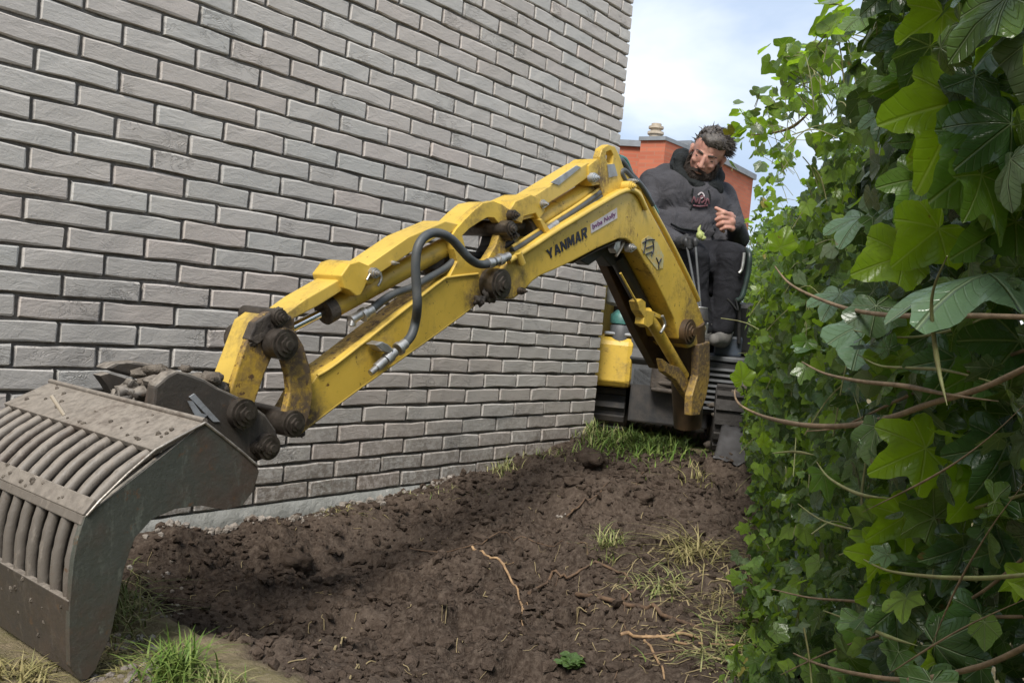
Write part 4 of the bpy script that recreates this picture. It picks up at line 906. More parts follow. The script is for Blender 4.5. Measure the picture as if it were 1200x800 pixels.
# ------------------------------------------------------------------ ivy hedge
def leaf_mat():
    m = Mat('ivy_leaf', .38, 0, .5)
    c = m.attr('leafcol'); uv = m.n('ShaderNodeUVMap'); uv.uv_map = 'UVMap'
    sp = m.n('ShaderNodeSeparateXYZ'); m.l(uv.outputs[0], sp.inputs[0])
    an = m.math('ARCTAN2', sp.outputs[0], sp.outputs[1])
    fr = m.math('ABSOLUTE', m.math('SUBTRACT', m.math('FRACT', m.math('ADD', m.math('DIVIDE', an, .84), .5)), .5))
    rad = m.math('SQRT', m.math('ADD', m.math('MULTIPLY', sp.outputs[0], sp.outputs[0]), m.math('MULTIPLY', sp.outputs[1], sp.outputs[1])))
    d = m.math('MULTIPLY', fr, rad)
    vein = m.math('SUBTRACT', 1., m.ramp(d, .006, .028)); side = m.math('SUBTRACT', 1., m.ramp(m.math('ABSOLUTE', m.math('SUBTRACT', m.math('FRACT', m.math('SUBTRACT', m.math('MULTIPLY', rad, 7.), m.math('MULTIPLY', fr, 4.))), .5)), .02, .12))
    vv = m.math('MAXIMUM', vein, m.math('MULTIPLY', side, .14))
    blot = m.noise(40, 4, .6)
    col = m.mix(m.ramp(blot, .35, .7, 0, .45), c, m.mix(.5, c, (.02, .05, .012)))
    col = m.mix(m.math('MULTIPLY', vv, .8), col, m.mix(.32, col, (.60, .68, .42)))
    col = m.mix(m.math('MULTIPLY', m.ramp(m.noise(55, 3, .55), .70, .74), .8), col, (.16, .10, .04))
    col = m.mix(m.math('MULTIPLY', m.ramp(m.noise(14, 6, .7), .52, .70), .22), col, (.20, .19, .14))
    m.color(col); m.bump(m.math('SUBTRACT', m.math('MULTIPLY', blot, .35), m.math('MULTIPLY', vv, .6)), .9, .006)
    m.val(m.ramp(m.noise(20, 3), .3, .7, .17, .36), m.b.inputs['Roughness'])
    tr = m.n('ShaderNodeBsdfTranslucent'); m.l(m.mix(1., col, (1.25, 1.35, .35), 'MULTIPLY'), tr.inputs[0]); ms = m.n('ShaderNodeMixShader')
    m.val(m.math('ADD', m.math('MULTIPLY', m.attr('leafcol', 'Alpha'), .5), .2), ms.inputs[0])
    m.l(m.b.outputs[0], ms.inputs[1]); m.l(tr.outputs[0], ms.inputs[2]); m.l(ms.outputs[0], m.out.inputs[0]); return m.m
M['leaf'] = leaf_mat()
M['stem'] = simple('brown_ivy_stem', (.27, .19, .115), (.14, .095, .056), 60, .7, 0, .4); M['stemg'] = simple('green_ivy_stem', (.24, .26, .10), (.16, .14, .06), 60, .6)
M['straw'] = simple('dry_straw', (.34, .27, .14), (.2, .15, .08), 30, .85); M['twigpale'] = simple('pale_peeled_root', (.42, .27, .14), (.18, .11, .06), 50, .75, 0, .4); M['twig'] = simple('brown_root', (.15, .09, .05), (.07, .045, .03), 40, .8, 0, .5)
LOBES = {'ivy': [(0, 1.0), (14, .80), (27, .60), (40, .74), (54, .86), (68, .66), (84, .50), (102, .56), (120, .58), (145, .34), (168, .16)],
         'young': [(0, 1.0), (16, .84), (32, .70), (48, .72), (62, .76), (80, .62), (100, .52), (120, .50), (140, .40), (158, .26), (172, .12)]}
def smooth_half(kind, step):             # rounded lobes for the leaves close to the lens
    a, r = zip(*LOBES[kind]); out = []
    for x in np.arange(0, a[-1] + .1, step):
        i = max(k for k in range(len(a)) if a[k] <= x + 1e-6); i = min(i, len(a) - 2); t = (x - a[i]) / (a[i + 1] - a[i])
        p = [r[max(i - 1, 0)] if i else r[1], r[i], r[i + 1], r[min(i + 2, len(a) - 1)]]
        out.append((float(x), .5 * (2 * p[1] + (p[2] - p[0]) * t + (2 * p[0] - 5 * p[1] + 4 * p[2] - p[3]) * t * t + (3 * p[1] - p[0] - 3 * p[2] + p[3]) * t ** 3) * (1 + .018 * math.sin(x * .55))))
    return out
def leaf_template(kind, rings, fold, curl, wav=0, step=0):
    half = smooth_half(kind, step) if step else LOBES[kind]; out = [(-a, r) for a, r in half[:0:-1]] + [(a, r) for a, r in half]; n = len(out); vs = [(0, 0, 0)]; fs = []
    fr = [(k + 1) / rings for k in range(rings)]
    for q_ in fr:
        for a, r in out:
            x = math.sin(math.radians(a)) * r * q_; y = math.cos(math.radians(a)) * r * q_
            vs.append((x, y, fold * abs(x) - curl * (x * x + y * y) + wav * math.sin(a * .11) * q_ * q_ * r))
    for i in range(n - 1): fs.append((0, 1 + i + 1, 1 + i))
    for k in range(rings - 1):
        for i in range(n - 1): a = 1 + k * n + i; fs.append((a, a + 1, a + n + 1, a + n))
    return np.array(vs), fs
def leaves_mesh(name, tmpl, pos, axT, axN, size, cols):     # tip direction, normal
    V0, F0 = tmpl; n = len(pos); T = axT / np.linalg.norm(axT, axis=1, keepdims=True)
    Nn = axN - (axN * T).sum(1, keepdims=True) * T; Nn /= np.linalg.norm(Nn, axis=1, keepdims=True); B = np.cross(T, Nn)
    V = pos[:, None] + size[:, None, None] * (V0[None, :, 0:1] * B[:, None] + V0[None, :, 1:2] * T[:, None] + V0[None, :, 2:3] * Nn[:, None])
    m0 = len(V0); me = bpy.data.meshes.new(name)
    me.vertices.add(n * m0); me.vertices.foreach_set('co', V.astype(np.float32).ravel())
    lv = np.array([i for f in F0 for i in f]); ls = np.cumsum([0] + [len(f) for f in F0])[:-1]; lt = np.array([len(f) for f in F0])
    me.loops.add(n * len(lv)); me.loops.foreach_set('vertex_index', (lv[None] + (np.arange(n) * m0)[:, None]).astype(np.int32).ravel())
    me.polygons.add(n * len(F0)); me.polygons.foreach_set('loop_start', (ls[None] + (np.arange(n) * len(lv))[:, None]).astype(np.int32).ravel()); me.polygons.foreach_set('loop_total', np.tile(lt, n).astype(np.int32))
    me.update(calc_edges=True); me.polygons.foreach_set('use_smooth', [True] * (n * len(F0)))
    ca_ = me.color_attributes.new('leafcol', 'FLOAT_COLOR', 'POINT'); ca_.data.foreach_set('color', np.repeat(cols, m0, axis=0).astype(np.float32).ravel())
    uv = me.uv_layers.new(name='UVMap'); uv.data.foreach_set('uv', np.tile(V0[lv][:, :2], (n, 1)).astype(np.float32).ravel())
    me.materials.append(M['leaf']); return me
HA, HB = np.array([.90, .20]), np.array([4.28, 1.76])
HD = (HB - HA) / np.linalg.norm(HB - HA); HN = np.array([-HD[1], HD[0]])    # towards the house
hedge = empty('ivy_hedge', (2.4, .7, 0), 'tall ivy hedge with glossy green leaves filling the right side', 'hedge')
def hedge_top(s):                        # s = metres along the hedge
    return 1.12 + .10 * np.sin(s * 1.7 + .4) + .10 * np.sin(s * 4.1) + np.where((s > 2.3) & (s < 3.1), .10, 0) + .10 * np.clip(s - 3.4, 0, 6) + .45 * np.clip((.55 - s) / .9, 0, 1)  # near end, out of view, raised to block sky light from the wall
def hedge_points(n, r, depth_lo, depth_hi, s0=-2.6, s1=11.0):
    s = s0 + (s1 - s0) * r.random(n); top = hedge_top(s); u = r.random(n); z = -.15 + (top + .15) * u
    bul = .10 * vnoise(s * 2.3, z * 2.6, 41) + .09 * vnoise(s * 6, z * 6, 42) + .05 * vnoise(s * 13, z * 13, 43) + .05 - .10 * np.clip((z - top + .35) / .35, 0, 1) + (.07 * np.clip((1.5 - s) / .6, 0, 1) - .09 * np.clip((s - 1.6) / .4, 0, 1)) * np.clip((.22 - z) / .25, 0, 1)
    d = depth_lo + (depth_hi - depth_lo) * r.random(n)
    out = bul - d
    p = HA + s[:, None] * HD + out[:, None] * HN
    return np.column_stack([p, z]), s, d, top
def leaf_cols(n, r, p_lime, depth):
    t = r.random(n); base = np.empty((n, 4)); 
    dark = np.array([.050, .100, .030]); mid = np.array([.175, .285, .055]); lime = np.array([.27, .40, .055]); pale = np.array([.15, .21, .10])
    k = r.random((n, 1)); base[:, :3] = dark * (1 - k) + mid * k
    li = t < p_lime; base[li, :3] = (lime * (1 - .5 * k) + mid * .5 * k)[li]
    pa = t > .80; base[pa, :3] = (pale * (.7 + .5 * k))[pa]
    ye = t > .997; base[ye, :3] = np.array([.30, .24, .05])
    base[:, 3] = np.where(li, .8, .25); return base
def inner_shade(c, d, s, r):               # shade among inner and near leaves painted into their colour
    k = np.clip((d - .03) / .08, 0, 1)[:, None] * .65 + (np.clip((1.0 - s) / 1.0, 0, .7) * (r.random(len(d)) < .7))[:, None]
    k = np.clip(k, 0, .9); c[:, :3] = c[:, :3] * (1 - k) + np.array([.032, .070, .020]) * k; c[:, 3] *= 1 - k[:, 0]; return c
def hedge_batch(n, seed, lo, hi, smin, smax, lime, s1=11.0):
    r = np.random.default_rng(seed); pos, s, d, top = hedge_points(n, r, lo, hi, s1=s1)
    n3 = np.array([HN[0], HN[1], .35]); nor = n3 + .85 * r.standard_normal((n, 3)); nor[:, 2] += .5 * np.clip((pos[:, 2] - top + .3) / .3, 0, 1)
    tip = np.column_stack([.75 * r.standard_normal(n), .75 * r.standard_normal(n), -.75 + .6 * r.standard_normal(n)])
    size = smin + (smax - smin) * r.random(n) ** 1.4; size *= np.where(s < .3, 1.3, 1.0)
    return pos, tip, nor, size, inner_shade(leaf_cols(n, r, lime, d), d, s, r)
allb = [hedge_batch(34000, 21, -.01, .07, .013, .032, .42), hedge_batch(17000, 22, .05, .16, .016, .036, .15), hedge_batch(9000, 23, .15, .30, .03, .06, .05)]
# only leaves clear of the lens
keep = []
for b in allb:
    q_ = b[0] - ORG; z = q_ @ FW; rr = np.linalg.norm(q_, axis=1); k = (rr > .34)
    px = 600 + FPX * (q_ @ RT) / np.maximum(z, .05); py = 400 - FPX * (q_ @ UP) / np.maximum(z, .05)
    clear = (z > .05) & (z < 4.4) & (px < 868 + 70 * np.clip((2.2 - z), 0, 2)) & (py < 560)        # the trench side is open
    k &= ~clear
    inr = (z > .3) & (px > 840) & (px < 1230) & (py > -30) & (py < 830)
    keep.append((tuple(a[k] for a in b), (b[3] / np.maximum(z, .3) * inr)[k]))
P_, T_, N_, S_, C_ = [np.concatenate([b[0][i] for b in keep]) for i in range(5)]
score = np.concatenate([np.where(i == 0, b[1], b[1] * .5) for i, b in enumerate(keep)])
order = np.argsort(-score)
NB = 225
big, rest = order[:NB], order[NB:]
vi = rng.integers(0, 4, len(P_))
TM = [leaf_template('ivy', 1, .22, .10), leaf_template('ivy', 1, -.12, .22), leaf_template('young', 1, .3, .05), leaf_template('young', 1, .10, .28)]
TMH = [leaf_template('ivy', 2, .24, .24, .10, 9.), leaf_template('ivy', 2, -.16, .34, .11, 9.), leaf_template('young', 2, .34, .22, .09, 9.), leaf_template('young', 2, .16, .40, .10, 9.)]
for k in range(4):
    ix = rest[vi[rest] == k]
    me = leaves_mesh('foliage', TM[k], P_[ix], T_[ix], N_[ix], S_[ix], C_[ix]); o = link('foliage', me, None, hedge); tag(o, kind='stuff')
TMX = [leaf_template('ivy', 4, .24, .24, .09, 4.), leaf_template('ivy', 4, -.14, .34, .10, 4.), leaf_template('young', 4, .32, .20, .09, 4.), leaf_template('young', 4, .14, .38, .10, 4.)]
def one_leaf(pos, tip, nor, size, col, k, parent=hedge, T=None):
    me = leaves_mesh('leaf', (T or TMH)[k], np.zeros((1, 3)), np.array([tip]), np.array([nor]), np.array([size]), np.array([col])); o = link('leaf', me, None, parent); o.location = Vector(pos); return o
for i in big: one_leaf(P_[i], T_[i], N_[i], S_[i], C_[i], int(vi[i]))
LIME, MIDG, DARK, PALE = (.26, .40, .03, 1.), (.13, .24, .04, .6), (.06, .125, .035, .3), (.16, .26, .14, .2)
R3, U3, B3 = RT, UP, -FW
def hero(px, py, z, size_px, ang, col, k, tx=0., ty=0.):   # leaf base at px, py; tip towards ang (degrees, 0 = image right, 90 = up); tx, ty tilt its face
    a = math.radians(ang); tip = math.cos(a) * R3 + math.sin(a) * U3 + ty * B3
    nor = (B3 + tx * R3 + .5 * U3) if col is not PALE else (.45 * B3 + tx * R3 + 1.2 * U3 - .5 * R3); return one_leaf(D(px, py, z), tip, nor, size_px * .78 * z / FPX, col, k, hedge, TMX)
HERO = [(1125, 120, .62, 150, 242, LIME, 0, .1, .25), (1160, 150, .66, 130, 200, LIME, 2, .2, .1), (1105, 15, .72, 100, 262, LIME, 0, 0, .2), (1185, 45, .62, 120, 205, PALE, 1, -.2, .3), (1150, 205, .58, 110, 290, MIDG, 0, .3, .2),
        (1185, 145, .56, 100, 215, DARK, 1, .2, .2), (1190, 160, .6, 150, 212, MIDG, 3, .2, .3), (1160, 320, .60, 175, 190, PALE, 1, -.1, .55), (1190, 260, .62, 110, 205, MIDG, 0, .1, .2), (1100, 268, .72, 95, 215, LIME, 2, .2, .3),
        (1080, 210, .78, 80, 235, MIDG, 0, 0, .3), (1060, 300, .82, 85, 195, LIME, 2, .2, .2), (1010, 255, 1.0, 70, 215, PALE, 0, -.2, .5), (1020, 378, .95, 95, 225, PALE, 2, -.3, .7), (985, 345, 1.1, 60, 215, PALE, 0, 0, .6),
        (1010, 232, 1.1, 28, 180, LIME, 2, 0, .2), (1085, 525, .70, 92, 200, LIME, 0, .2, .15), (1105, 545, .72, 75, 270, LIME, 2, .1, .2), (1150, 560, .66, 78, 235, LIME, 3, .2, .2), (1060, 605, .78, 68, 205, LIME, 0, .1, .3), (1040, 630, .82, 60, 220, LIME, 1, .1, .2),
        (1035, 655, .80, 62, 160, LIME, 0, .2, .3), (1050, 690, .82, 58, 190, LIME, 3, .1, .1), (1090, 660, .78, 60, 215, MIDG, 1, .2, .3), (1070, 505, .9, 55, 240, PALE, 0, .2, .4), (1130, 640, .7, 75, 250, DARK, 1, .3, .2), (1180, 640, .66, 85, 245, DARK, 0, .3, .2),
        (1180, 520, .64, 100, 240, DARK, 1, .3, .2), (1195, 400, .6, 110, 225, DARK, 0, .2, .3), (1120, 420, .7, 80, 235, DARK, 1, .2, .2), (1060, 430, .85, 60, 230, MIDG, 0, .1, .3), (1150, 720, .66, 80, 240, DARK, 1, .3, .3), (1010, 745, 1.0, 50, 200, MIDG, 0, .1, .4),
        (870, 446, 1.9, 30, 95, LIME, 2, .1, .1), (955, 410, 1.35, 42, 170, PALE, 0, 0, .6), (945, 400, 1.35, 30, 230, MIDG, 2, 0, .4), (895, 520, 1.6, 18, 90, LIME, 2, 0, .1), (915, 290, 1.5, 34, 70, LIME, 3, .1, .2), (965, 555, 1.3, 42, 280, MIDG, 0, .1, .4), (1030, 585, 1.1, 46, 250, PALE, 0, 0, .4),
        (1000, 720, 1.1, 55, 300, DARK, 1, 0, .5), (1040, 770, .95, 60, 190, PALE, 0, 0, .6), (1160, 90, .7, 90, 215, DARK, 1, .2, .2), (1070, 95, .85, 75, 250, MIDG, 0, .1, .3), (1060, 40, .9, 60, 240, DARK, 1, 0, .3), (1040, 130, 1.0, 55, 235, PALE, 0, 0, .4), (1100, 470, .8, 70, 200, MIDG, 2, .1, .4), (1130, 480, .75, 80, 215, LIME, 0, .2, .2),
        (1175, 420, .68, 95, 200, MIDG, 3, .2, .4), (1080, 570, .8, 50, 310, MIDG, 0, .2, .3)]
for h_ in HERO: hero(*h_)
# bare stems in front of the leaves
STEMS = [([(945, 505, 1.5), (985, 500, 1.4), (1050, 470, 1.2), (1120, 440, 1.0), (1215, 405, .8)], .0030, 'stem'), ([(935, 590, 1.6), (965, 610, 1.45), (1020, 622, 1.3), (1085, 610, 1.1), (1215, 575, .8)], .0028, 'stemg'),
         ([(905, 690, 1.75), (950, 700, 1.6), (1010, 705, 1.35), (1090, 720, 1.1), (1215, 722, .85)], .0030, 'stem'), ([(990, 385, 1.4), (1050, 395, 1.2), (1110, 388, 1.05), (1215, 350, .8)], .0026, 'stemg'), ([(915, 790, 1.6), (980, 760, 1.4), (1060, 735, 1.15), (1140, 700, .95), (1215, 640, .8)], .0028, 'stem'),
         ([(1000, 460, 1.35), (1015, 520, 1.3), (1010, 590, 1.3), (1025, 650, 1.25)], .0022, 'stemg'), ([(1090, 470, 1.1), (1085, 540, 1.1), (1100, 610, 1.05), (1090, 690, 1.05)], .0022, 'stemg'),
         ([(908, 312, 1.5), (925, 332, 1.45), (955, 348, 1.35), (995, 362, 1.2), (1040, 369, 1.05), (1090, 370, .9), (1150, 370, .78), (1215, 372, .68)], .0042, 'stem'),
         ([(868, 449, 1.9), (861, 458, 1.9), (866, 473, 1.85), (890, 486, 1.75), (930, 496, 1.55), (985, 499, 1.3), (1040, 490, 1.1), (1090, 473, .95), (1150, 455, .8), (1215, 425, .68)], .0048, 'stem'),
         ([(940, 424, 1.4), (965, 437, 1.3), (1005, 446, 1.15), (1060, 452, 1.0), (1110, 462, .88), (1170, 470, .76)], .0040, 'stem'),
         ([(1005, 415, 1.2), (1030, 428, 1.1), (1070, 431, 1.0), (1110, 434, .9), (1180, 452, .74)], .0030, 'stemg'), ([(957, 541, 1.4), (972, 560, 1.3), (1005, 578, 1.15), (1045, 584, 1.0)], .0030, 'stemg'),
         ([(1012, 655, 1.1), (1040, 668, 1.0), (1090, 675, .88), (1150, 677, .76), (1215, 672, .66)], .0036, 'stemg'), ([(930, 765, 1.45), (960, 778, 1.3), (1010, 790, 1.1), (1070, 796, .95), (1150, 780, .78), (1215, 750, .66)], .0045, 'stem'),
         ([(965, 715, 1.4), (1000, 728, 1.2), (1040, 745, 1.05), (1075, 756, .95)], .0032, 'stemg'), ([(1110, 300, .75), (1092, 350, .80), (1098, 420, .82), (1110, 475, .8)], .004, 'stemg'),
         ([(1205, 470, .66), (1150, 520, .74), (1090, 560, .85), (1010, 600, 1.1)], .0018, 'stem'), ([(880, 375, 2.6), (920, 374, 2.4), (960, 375, 2.2), (990, 380, 2.0)], .0035, 'stem'), ([(1205, 560, .64), (1160, 620, .7), (1120, 690, .78), (1090, 760, .85)], .0018, 'stem'),
         ([(905, 531, 1.7), (930, 529, 1.6), (955, 533, 1.5)], .0025, 'stemg'), ([(880, 158, 3.3), (905, 156, 3.25), (930, 148, 3.1), (955, 125, 2.7)], .006, 'stem'), ([(925, 108, 2.5), (945, 97, 2.4), (965, 98, 2.2)], .003, 'stemg'), ([(1205, 700, .62), (1120, 740, .75), (1040, 790, .9)], .0018, 'stem')]
for pts, r, m in STEMS:
    q_ = spline([D(p[0], p[1], p[2] * (.70 if p[0] > 900 and p[2] < 2 else 1)) for p in pts], 6); n = len(q_)
    rz = [min(1., max(.3, float(np.dot(np.array(v[:]) - ORG, FW)) / 1.35)) for v in q_]
    mb = MB(); mb.tube(q_, [r * rz[i] * (.22 + .78 * min(1, i / n * 1.6)) * (1 if pts[-1][0] > 1195 else min(1, .12 + (n - 1 - i) / n * 3)) * (1 + .12 * mnoise.noise(Vector((i * .8, r * 900, 0)))) for i in range(n)], 7); mb.build('stem', M[m], hedge)
# young sprigs against the sky
r0 = np.random.default_rng(5); sp = []
for cx, cy, z, n, sx, sy in ((885, 148, 3.3, 30, 16, 13), (905, 128, 3.1, 32, 18, 12), (925, 110, 2.9, 26, 16, 10), (935, 68, 2.2, 30, 14, 9), (965, 60, 1.9, 24, 14, 12), (908, 205, 3.9, 26, 10, 14), (910, 178, 3.4, 30, 16, 12), (882, 266, 4.9, 26, 8, 8), (896, 240, 4.3, 26, 9, 12), (985, 25, 1.6, 24, 14, 14), (950, 90, 2.3, 24, 14, 10)):
    for k in range(n): sp.append((D(cx + r0.normal() * sx, cy + r0.normal() * sy, z + r0.normal() * .08)))
n = len(sp); pos = np.array([v[:] for v in sp]); cl = leaf_cols(n, r0, .65, None)
me = leaves_mesh('young_leaves', TM[2], pos, r0.standard_normal((n, 3)) + [0, 0, -.5], r0.standard_normal((n, 3)) * .6 + [-.3, .2, .7], .022 + .022 * r0.random(n), cl); tag(link('young_leaves', me, None, hedge), kind='stuff')
mb = MB()
for k in range(120):
    i = int(r0.integers(n)); a = Vector(pos[i]); b = a + Vector((r0.normal() * .03, -.03 + r0.normal() * .03, -.06 + r0.normal() * .03)); mb.tube([a, a.lerp(b, .5) + Vector((.004, 0, .003)), b], .0014, 4, False)
r1_ = np.random.default_rng(15); pp, *_ = hedge_points(700, r1_, -.03, .08)
for k in range(700):
    a = Vector(pp[k]); q_ = np.array(a[:]) - ORG
    if np.linalg.norm(q_) < 1.05 or (q_ @ FW > .05 and 600 + FPX * (q_ @ RT) / (q_ @ FW) < 890): continue
    dr = Vector((r1_.normal() * .5, r1_.normal() * .5, r1_.normal())).normalized() * r1_.uniform(.04, .14); mb.tube(spline([a, a + dr * .5 + Vector((0, 0, .012)), a + dr], 3), r1_.uniform(.0007, .0014), 4, False)
tag(mb.build('thin_stems', M['stemg'], hedge), kind='stuff')

# ------------------------------------------------------------------ roots, grass, weeds on the soil
def ground_line(px):
    pts = [GP(x, y, .004) for x, y in px]; q_ = spline(pts, 6)
    for v in q_: v.z = max(v.z, gz(v.x, v.y) + .003)
    return q_
ROOTS = [('root', [(553, 644), (572, 654), (590, 665), (600, 684), (607, 700), (613, 716)], .0042, 'twigpale', 'pale forked root lying alone in the middle of the dug soil', [[(590, 664), (603, 660)], [(610, 708), (620, 716)], [(612, 712), (611, 728), (614, 738)]]),
         ('root', [(620, 696), (640, 685), (660, 680), (680, 670), (697, 659)], .0048, 'twig', 'knobbly grey root joining the grass tuft from the left', [[(660, 680), (650, 690)]]),
         ('root', [(697, 659), (715, 667), (734, 678), (745, 690), (736, 699), (728, 706)], .0042, 'twig', 'bent brown root curving down right from the grass tuft', []),
         ('root', [(676, 698), (705, 702), (735, 710), (770, 720), (800, 731), (830, 742), (852, 750)], .0068, 'twig', 'thickest brown root running into the foot of the hedge', [[(735, 710), (728, 702)], [(705, 702), (690, 712), (684, 724)]]),
         ('root', [(727, 745), (760, 748), (800, 746), (840, 752), (890, 752)], .0042, 'twigpale', 'light reddish root lying parallel below the thickest root', [[(760, 748), (740, 738)]]),
         ('root', [(770, 747), (800, 756), (850, 757), (885, 762)], .0034, 'twigpale', 'lowest reddish root beside the hedge foot', []),
         ('twig', [(664, 606), (682, 592), (704, 578), (721, 561)], .0034, 'twig', 'thin straight twig on the mound just below the crest', []),
         ('root', [(480, 644), (520, 648), (556, 640), (610, 634), (650, 643), (690, 655)], .0022, 'twig', 'long thin rootlet stretched across the middle of the soil', []),
         ('root', [(755, 752), (770, 775), (778, 800)], .0032, 'twigpale', 'pale root pointing down to the lower edge of the soil', []),
         ('root', [(410, 797), (418, 784), (428, 781), (440, 778)], .0022, 'straw', 'short curled pale rootlet in the front soil', []), ('twig', [(392, 762), (400, 758), (405, 757)], .0028, 'straw', 'tiny pale twig stub in the front soil', []),
         ('root', [(745, 572), (752, 556), (768, 547)], .0024, 'twig', 'short twig just below the green grass patch', []), ('twig', [(652, 606), (658, 608), (662, 607)], .0045, 'rubble', 'small white twig end at the foot of the straight twig', []),
         ('root', [(757, 655), (775, 642), (790, 632), (808, 630)], .0036, 'straw', 'straw coloured root under the dry grass clump', []), ('root', [(806, 756), (830, 770), (870, 782), (900, 800)], .0028, 'straw', 'pale stalk at the bottom running below the hedge foot', []),
         ('root', [(900, 742), (862, 735), (815, 722), (788, 702)], .0030, 'straw', 'pale stalk rising from the thickest root to the yellow green tuft', []), ('root', [(905, 772), (860, 765), (800, 764), (742, 770)], .0028, 'twig', 'thin brown root running level below the reddish roots', []), ('root', [(826, 636), (846, 658), (852, 690), (842, 722)], .0024, 'straw', 'arched pale stalk beside the dry grass clump at the hedge', []), ('root', [(880, 690), (840, 680), (805, 690), (770, 712)], .0024, 'straw', 'thin straw coloured stalk crossing above the thickest root', []),
         ('root', [(730, 700), (731, 730), (738, 760), (728, 780), (720, 798)], .0020, 'twig', 'thin dark rootlet hanging down from the thickest root', [])]
for nm, px, r, m, lab, br in ROOTS:
    mb = MB(); q_ = ground_line(px); n = len(q_); mb.tube(q_, [r * (1.05 - .45 * i / n) * (1 + .25 * mnoise.noise(Vector((i * .7, r * 999, 2)))) for i in range(n)], 7)
    for b in br: b_ = ground_line(b); mb.tube(b_, [r * .55 * (1 - .6 * i / len(b_)) for i in range(len(b_))], 6)
    tag(mb.build(nm, M[m]), lab, nm, 'roots and twigs on the soil')
def grass_mat(name, a, b):
    m = Mat(name, .6, 0, .3); m.color(m.mix(m.geo.outputs['Random Per Island'], a, b)); return m.m
M['grass'] = grass_mat('green_grass', (.075, .15, .022), (.20, .25, .06)); M['drygrass'] = grass_mat('dry_grass', (.34, .28, .13), (.18, .17, .06)); M['mixgrass'] = grass_mat('mixed_grass', (.10, .16, .03), (.36, .32, .15))
def blades(mb, p, h, lean, r, wd=.0022):
    a = r.uniform(0, 2 * math.pi); d = Vector((math.cos(a), math.sin(a), 0)); sd_ = Vector((-d.y, d.x, 0)) * wd; pts = []
    for k in range(5):
        t = k / 4; pts.append(p + d * lean * h * t * t + Vector((0, 0, h * (t - .45 * lean * t * t))))
    vs = []
    for k, q_ in enumerate(pts): w_ = 1 - (k / 4) ** 2 * .95; vs += [q_ - sd_ * w_, q_ + sd_ * w_]
    mb.add(vs, [(2 * k, 2 * k + 1, 2 * k + 3, 2 * k + 2) for k in range(4)])
def tuft(name, px, py, sx, sy, n, h, lean, m, label, cat, kind=None, wd=.0022, seed=1, group=None):
    r = random.Random(seed); mb = MB()
    for k in range(n): 
        g_ = GP(px + r.gauss(0, sx), py + r.gauss(0, sy), -.003)
        if not kind and (g_ - GP(px, py)).length > .17: continue
        blades(mb, g_, h * r.uniform(.4, 1.15), lean * r.uniform(.3, 1.5), r, wd)
    o = mb.build(name, M[m])
    if kind: tag(o, kind=kind)
    else: tag(o, label, cat, group or 'grass tufts')
    return o
tuft('grass_tuft', 711, 646, 9, 8, 110, .085, .9, 'mixgrass', 'green grass tuft growing alone on the mound slope above the bent root', 'grass tuft', seed=2)
tuft('grass_tuft', 808, 652, 16, 9, 150, .12, 1.5, 'drygrass', 'dry straw coloured grass clump lying over at the right of the mound', 'grass tuft', seed=3)
tuft('grass_tuft', 770, 690, 16, 9, 90, .07, 1.3, 'mixgrass', 'yellow green grass tuft right of the bent root', 'grass tuft', seed=4)
tuft('grass_tuft', 592, 551, 9, 4, 90, .07, .8, 'mixgrass', 'small grass tuft at the foot of the house wall', 'grass tuft', seed=5)
tuft('grass_tuft', 400, 600, 16, 3, 60, .03, 1.5, 'drygrass', 'short yellow dry grass tuft on the trench edge by the plinth', 'grass tuft', seed=6)
tuft('grass_tuft', 815, 560, 14, 8, 60, .09, 1.0, 'drygrass', 'sparse dry grass stalks at the far right of the mound', 'grass tuft', seed=7)
tuft('grass', 755, 520, 34, 11, 1100, .10, 1.0, 'grass', '', '', 'stuff', .003, 8); tuft('grass', 700, 508, 18, 8, 260, .09, .9, 'mixgrass', '', '', 'stuff', .003, 9)
tuft('grass', 150, 715, 16, 20, 160, .09, 1.5, 'mixgrass', '', '', 'stuff', .0018, 10); tuft('grass_tuft', 205, 795, 16, 8, 190, .10, .9, 'grass', 'bright green grass tuft at the lower left edge in front of the bucket', 'grass tuft', seed=11)
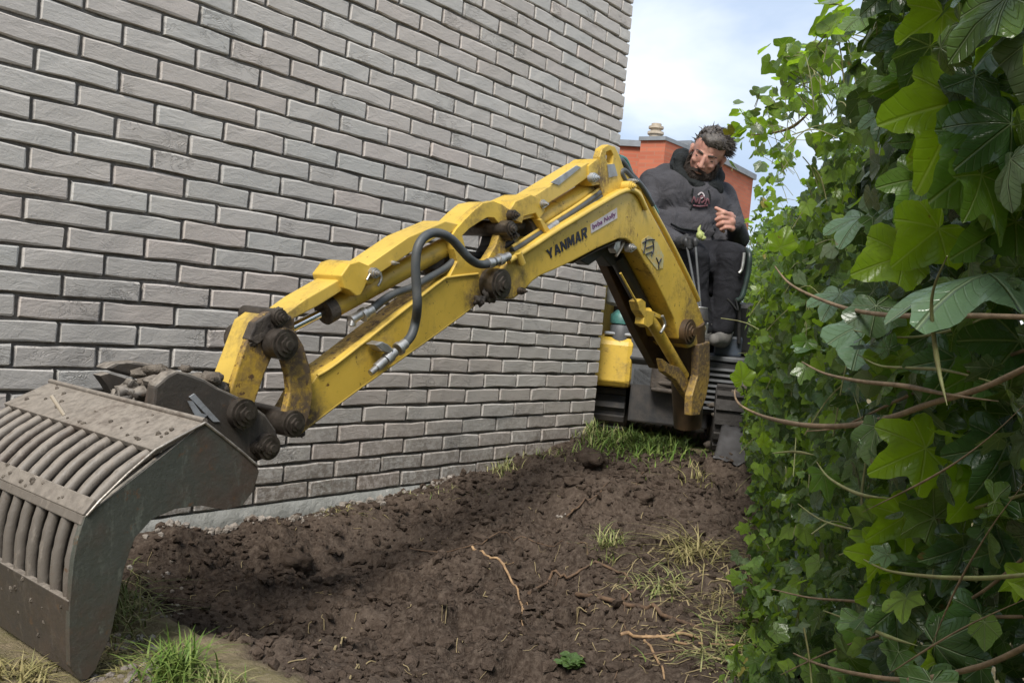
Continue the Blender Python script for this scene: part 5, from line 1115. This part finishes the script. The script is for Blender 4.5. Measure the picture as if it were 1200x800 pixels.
tuft('grass', 480, 577, 60, 3, 130, .028, 1.3, 'mixgrass', '', '', 'stuff', .0015, 18); tuft('grass', 640, 533, 22, 4, 90, .05, 1.0, 'mixgrass', '', '', 'stuff', .002, 19); tuft('grass', 130, 770, 40, 14, 170, .05, 2.2, 'drygrass', '', '', 'stuff', .0016, 17); tuft('grass', 250, 806, 22, 8, 150, .05, .9, 'mixgrass', '', '', 'stuff', .0018, 12); tuft('grass', 25, 795, 22, 8, 130, .05, 1.2, 'drygrass', '', '', 'stuff', .0018, 13); tuft('grass', 890, 705, 30, 40, 380, .07, 1.5, 'drygrass', '', '', 'stuff', .0016, 14); tuft('grass', 860, 760, 30, 20, 260, .06, 1.5, 'mixgrass', '', '', 'stuff', .0016, 15)
mb = MB(); r_ = random.Random(77)
for k in range(260):
    if k < 150: px, py = r_.gauss(800, 75), r_.gauss(710, 55)
    else: px, py = r_.uniform(170, 880), r_.uniform(560, 799)
    if px > 930 or py > 800 or py < 545 or px < 160: continue
    a = GP(px, py, .004); t = r_.uniform(0, 6.28); ln = r_.uniform(.012, .07) * (1.4 if k < 150 else .7); b = a + Vector((math.cos(t), math.sin(t), 0)) * ln; m_ = a.lerp(b, .5) + Vector((r_.gauss(0, .006), r_.gauss(0, .006), 0))
    q_ = spline([a, m_, b], 4)
    for v in q_: v.z = gz(v.x, v.y) + .003
    mb.tube(q_, r_.uniform(.0006, .0016), 4, False)
tag(mb.build('plant_litter', M['straw']), kind='stuff')
# ivy creeping over the soil at the hedge foot
r0 = np.random.default_rng(31); pts = []
for k in range(900):
    py = 560 + 240 * r0.random() ** .7; px = 912 - (py - 660) * .14 * (py > 660) + abs(r0.normal()) * 38; p = GP(px, py, .01 + abs(r0.normal()) * .025); pts.append(p[:])
pts = np.array(pts); n = len(pts); me = leaves_mesh('creeping_ivy', TM[0], pts, r0.standard_normal((n, 3)), np.array([0, .1, 1]) + .55 * r0.standard_normal((n, 3)), .014 + .022 * r0.random(n), leaf_cols(n, r0, .18, None)); tag(link('creeping_ivy', me), kind='stuff')
wp = GP(668, 782, .005); weed = empty('weed_plant', wp, 'small leafy green weed growing in the front soil', 'weed')
for k in range(15):
    a = 2.4 * k; el = .25 + .5 * (k % 3) / 3; tip = (math.cos(a) * math.cos(el), math.sin(a) * math.cos(el), math.sin(el)); sz = .036 * (1.1 - .03 * k)
    me = leaves_mesh('leaf', TMH[3], np.zeros((1, 3)), np.array([tip]), np.array([(-.3 * tip[0], -.3 * tip[1], 1.)]), np.array([sz]), np.array([(.11, .19, .055, .3)])); me.transform(Matrix.Diagonal((1, 1, 1, 1))); o = link('leaf', me, None, weed); o.location = Vector(wp) + Vector((0, 0, .004 + .001 * k))
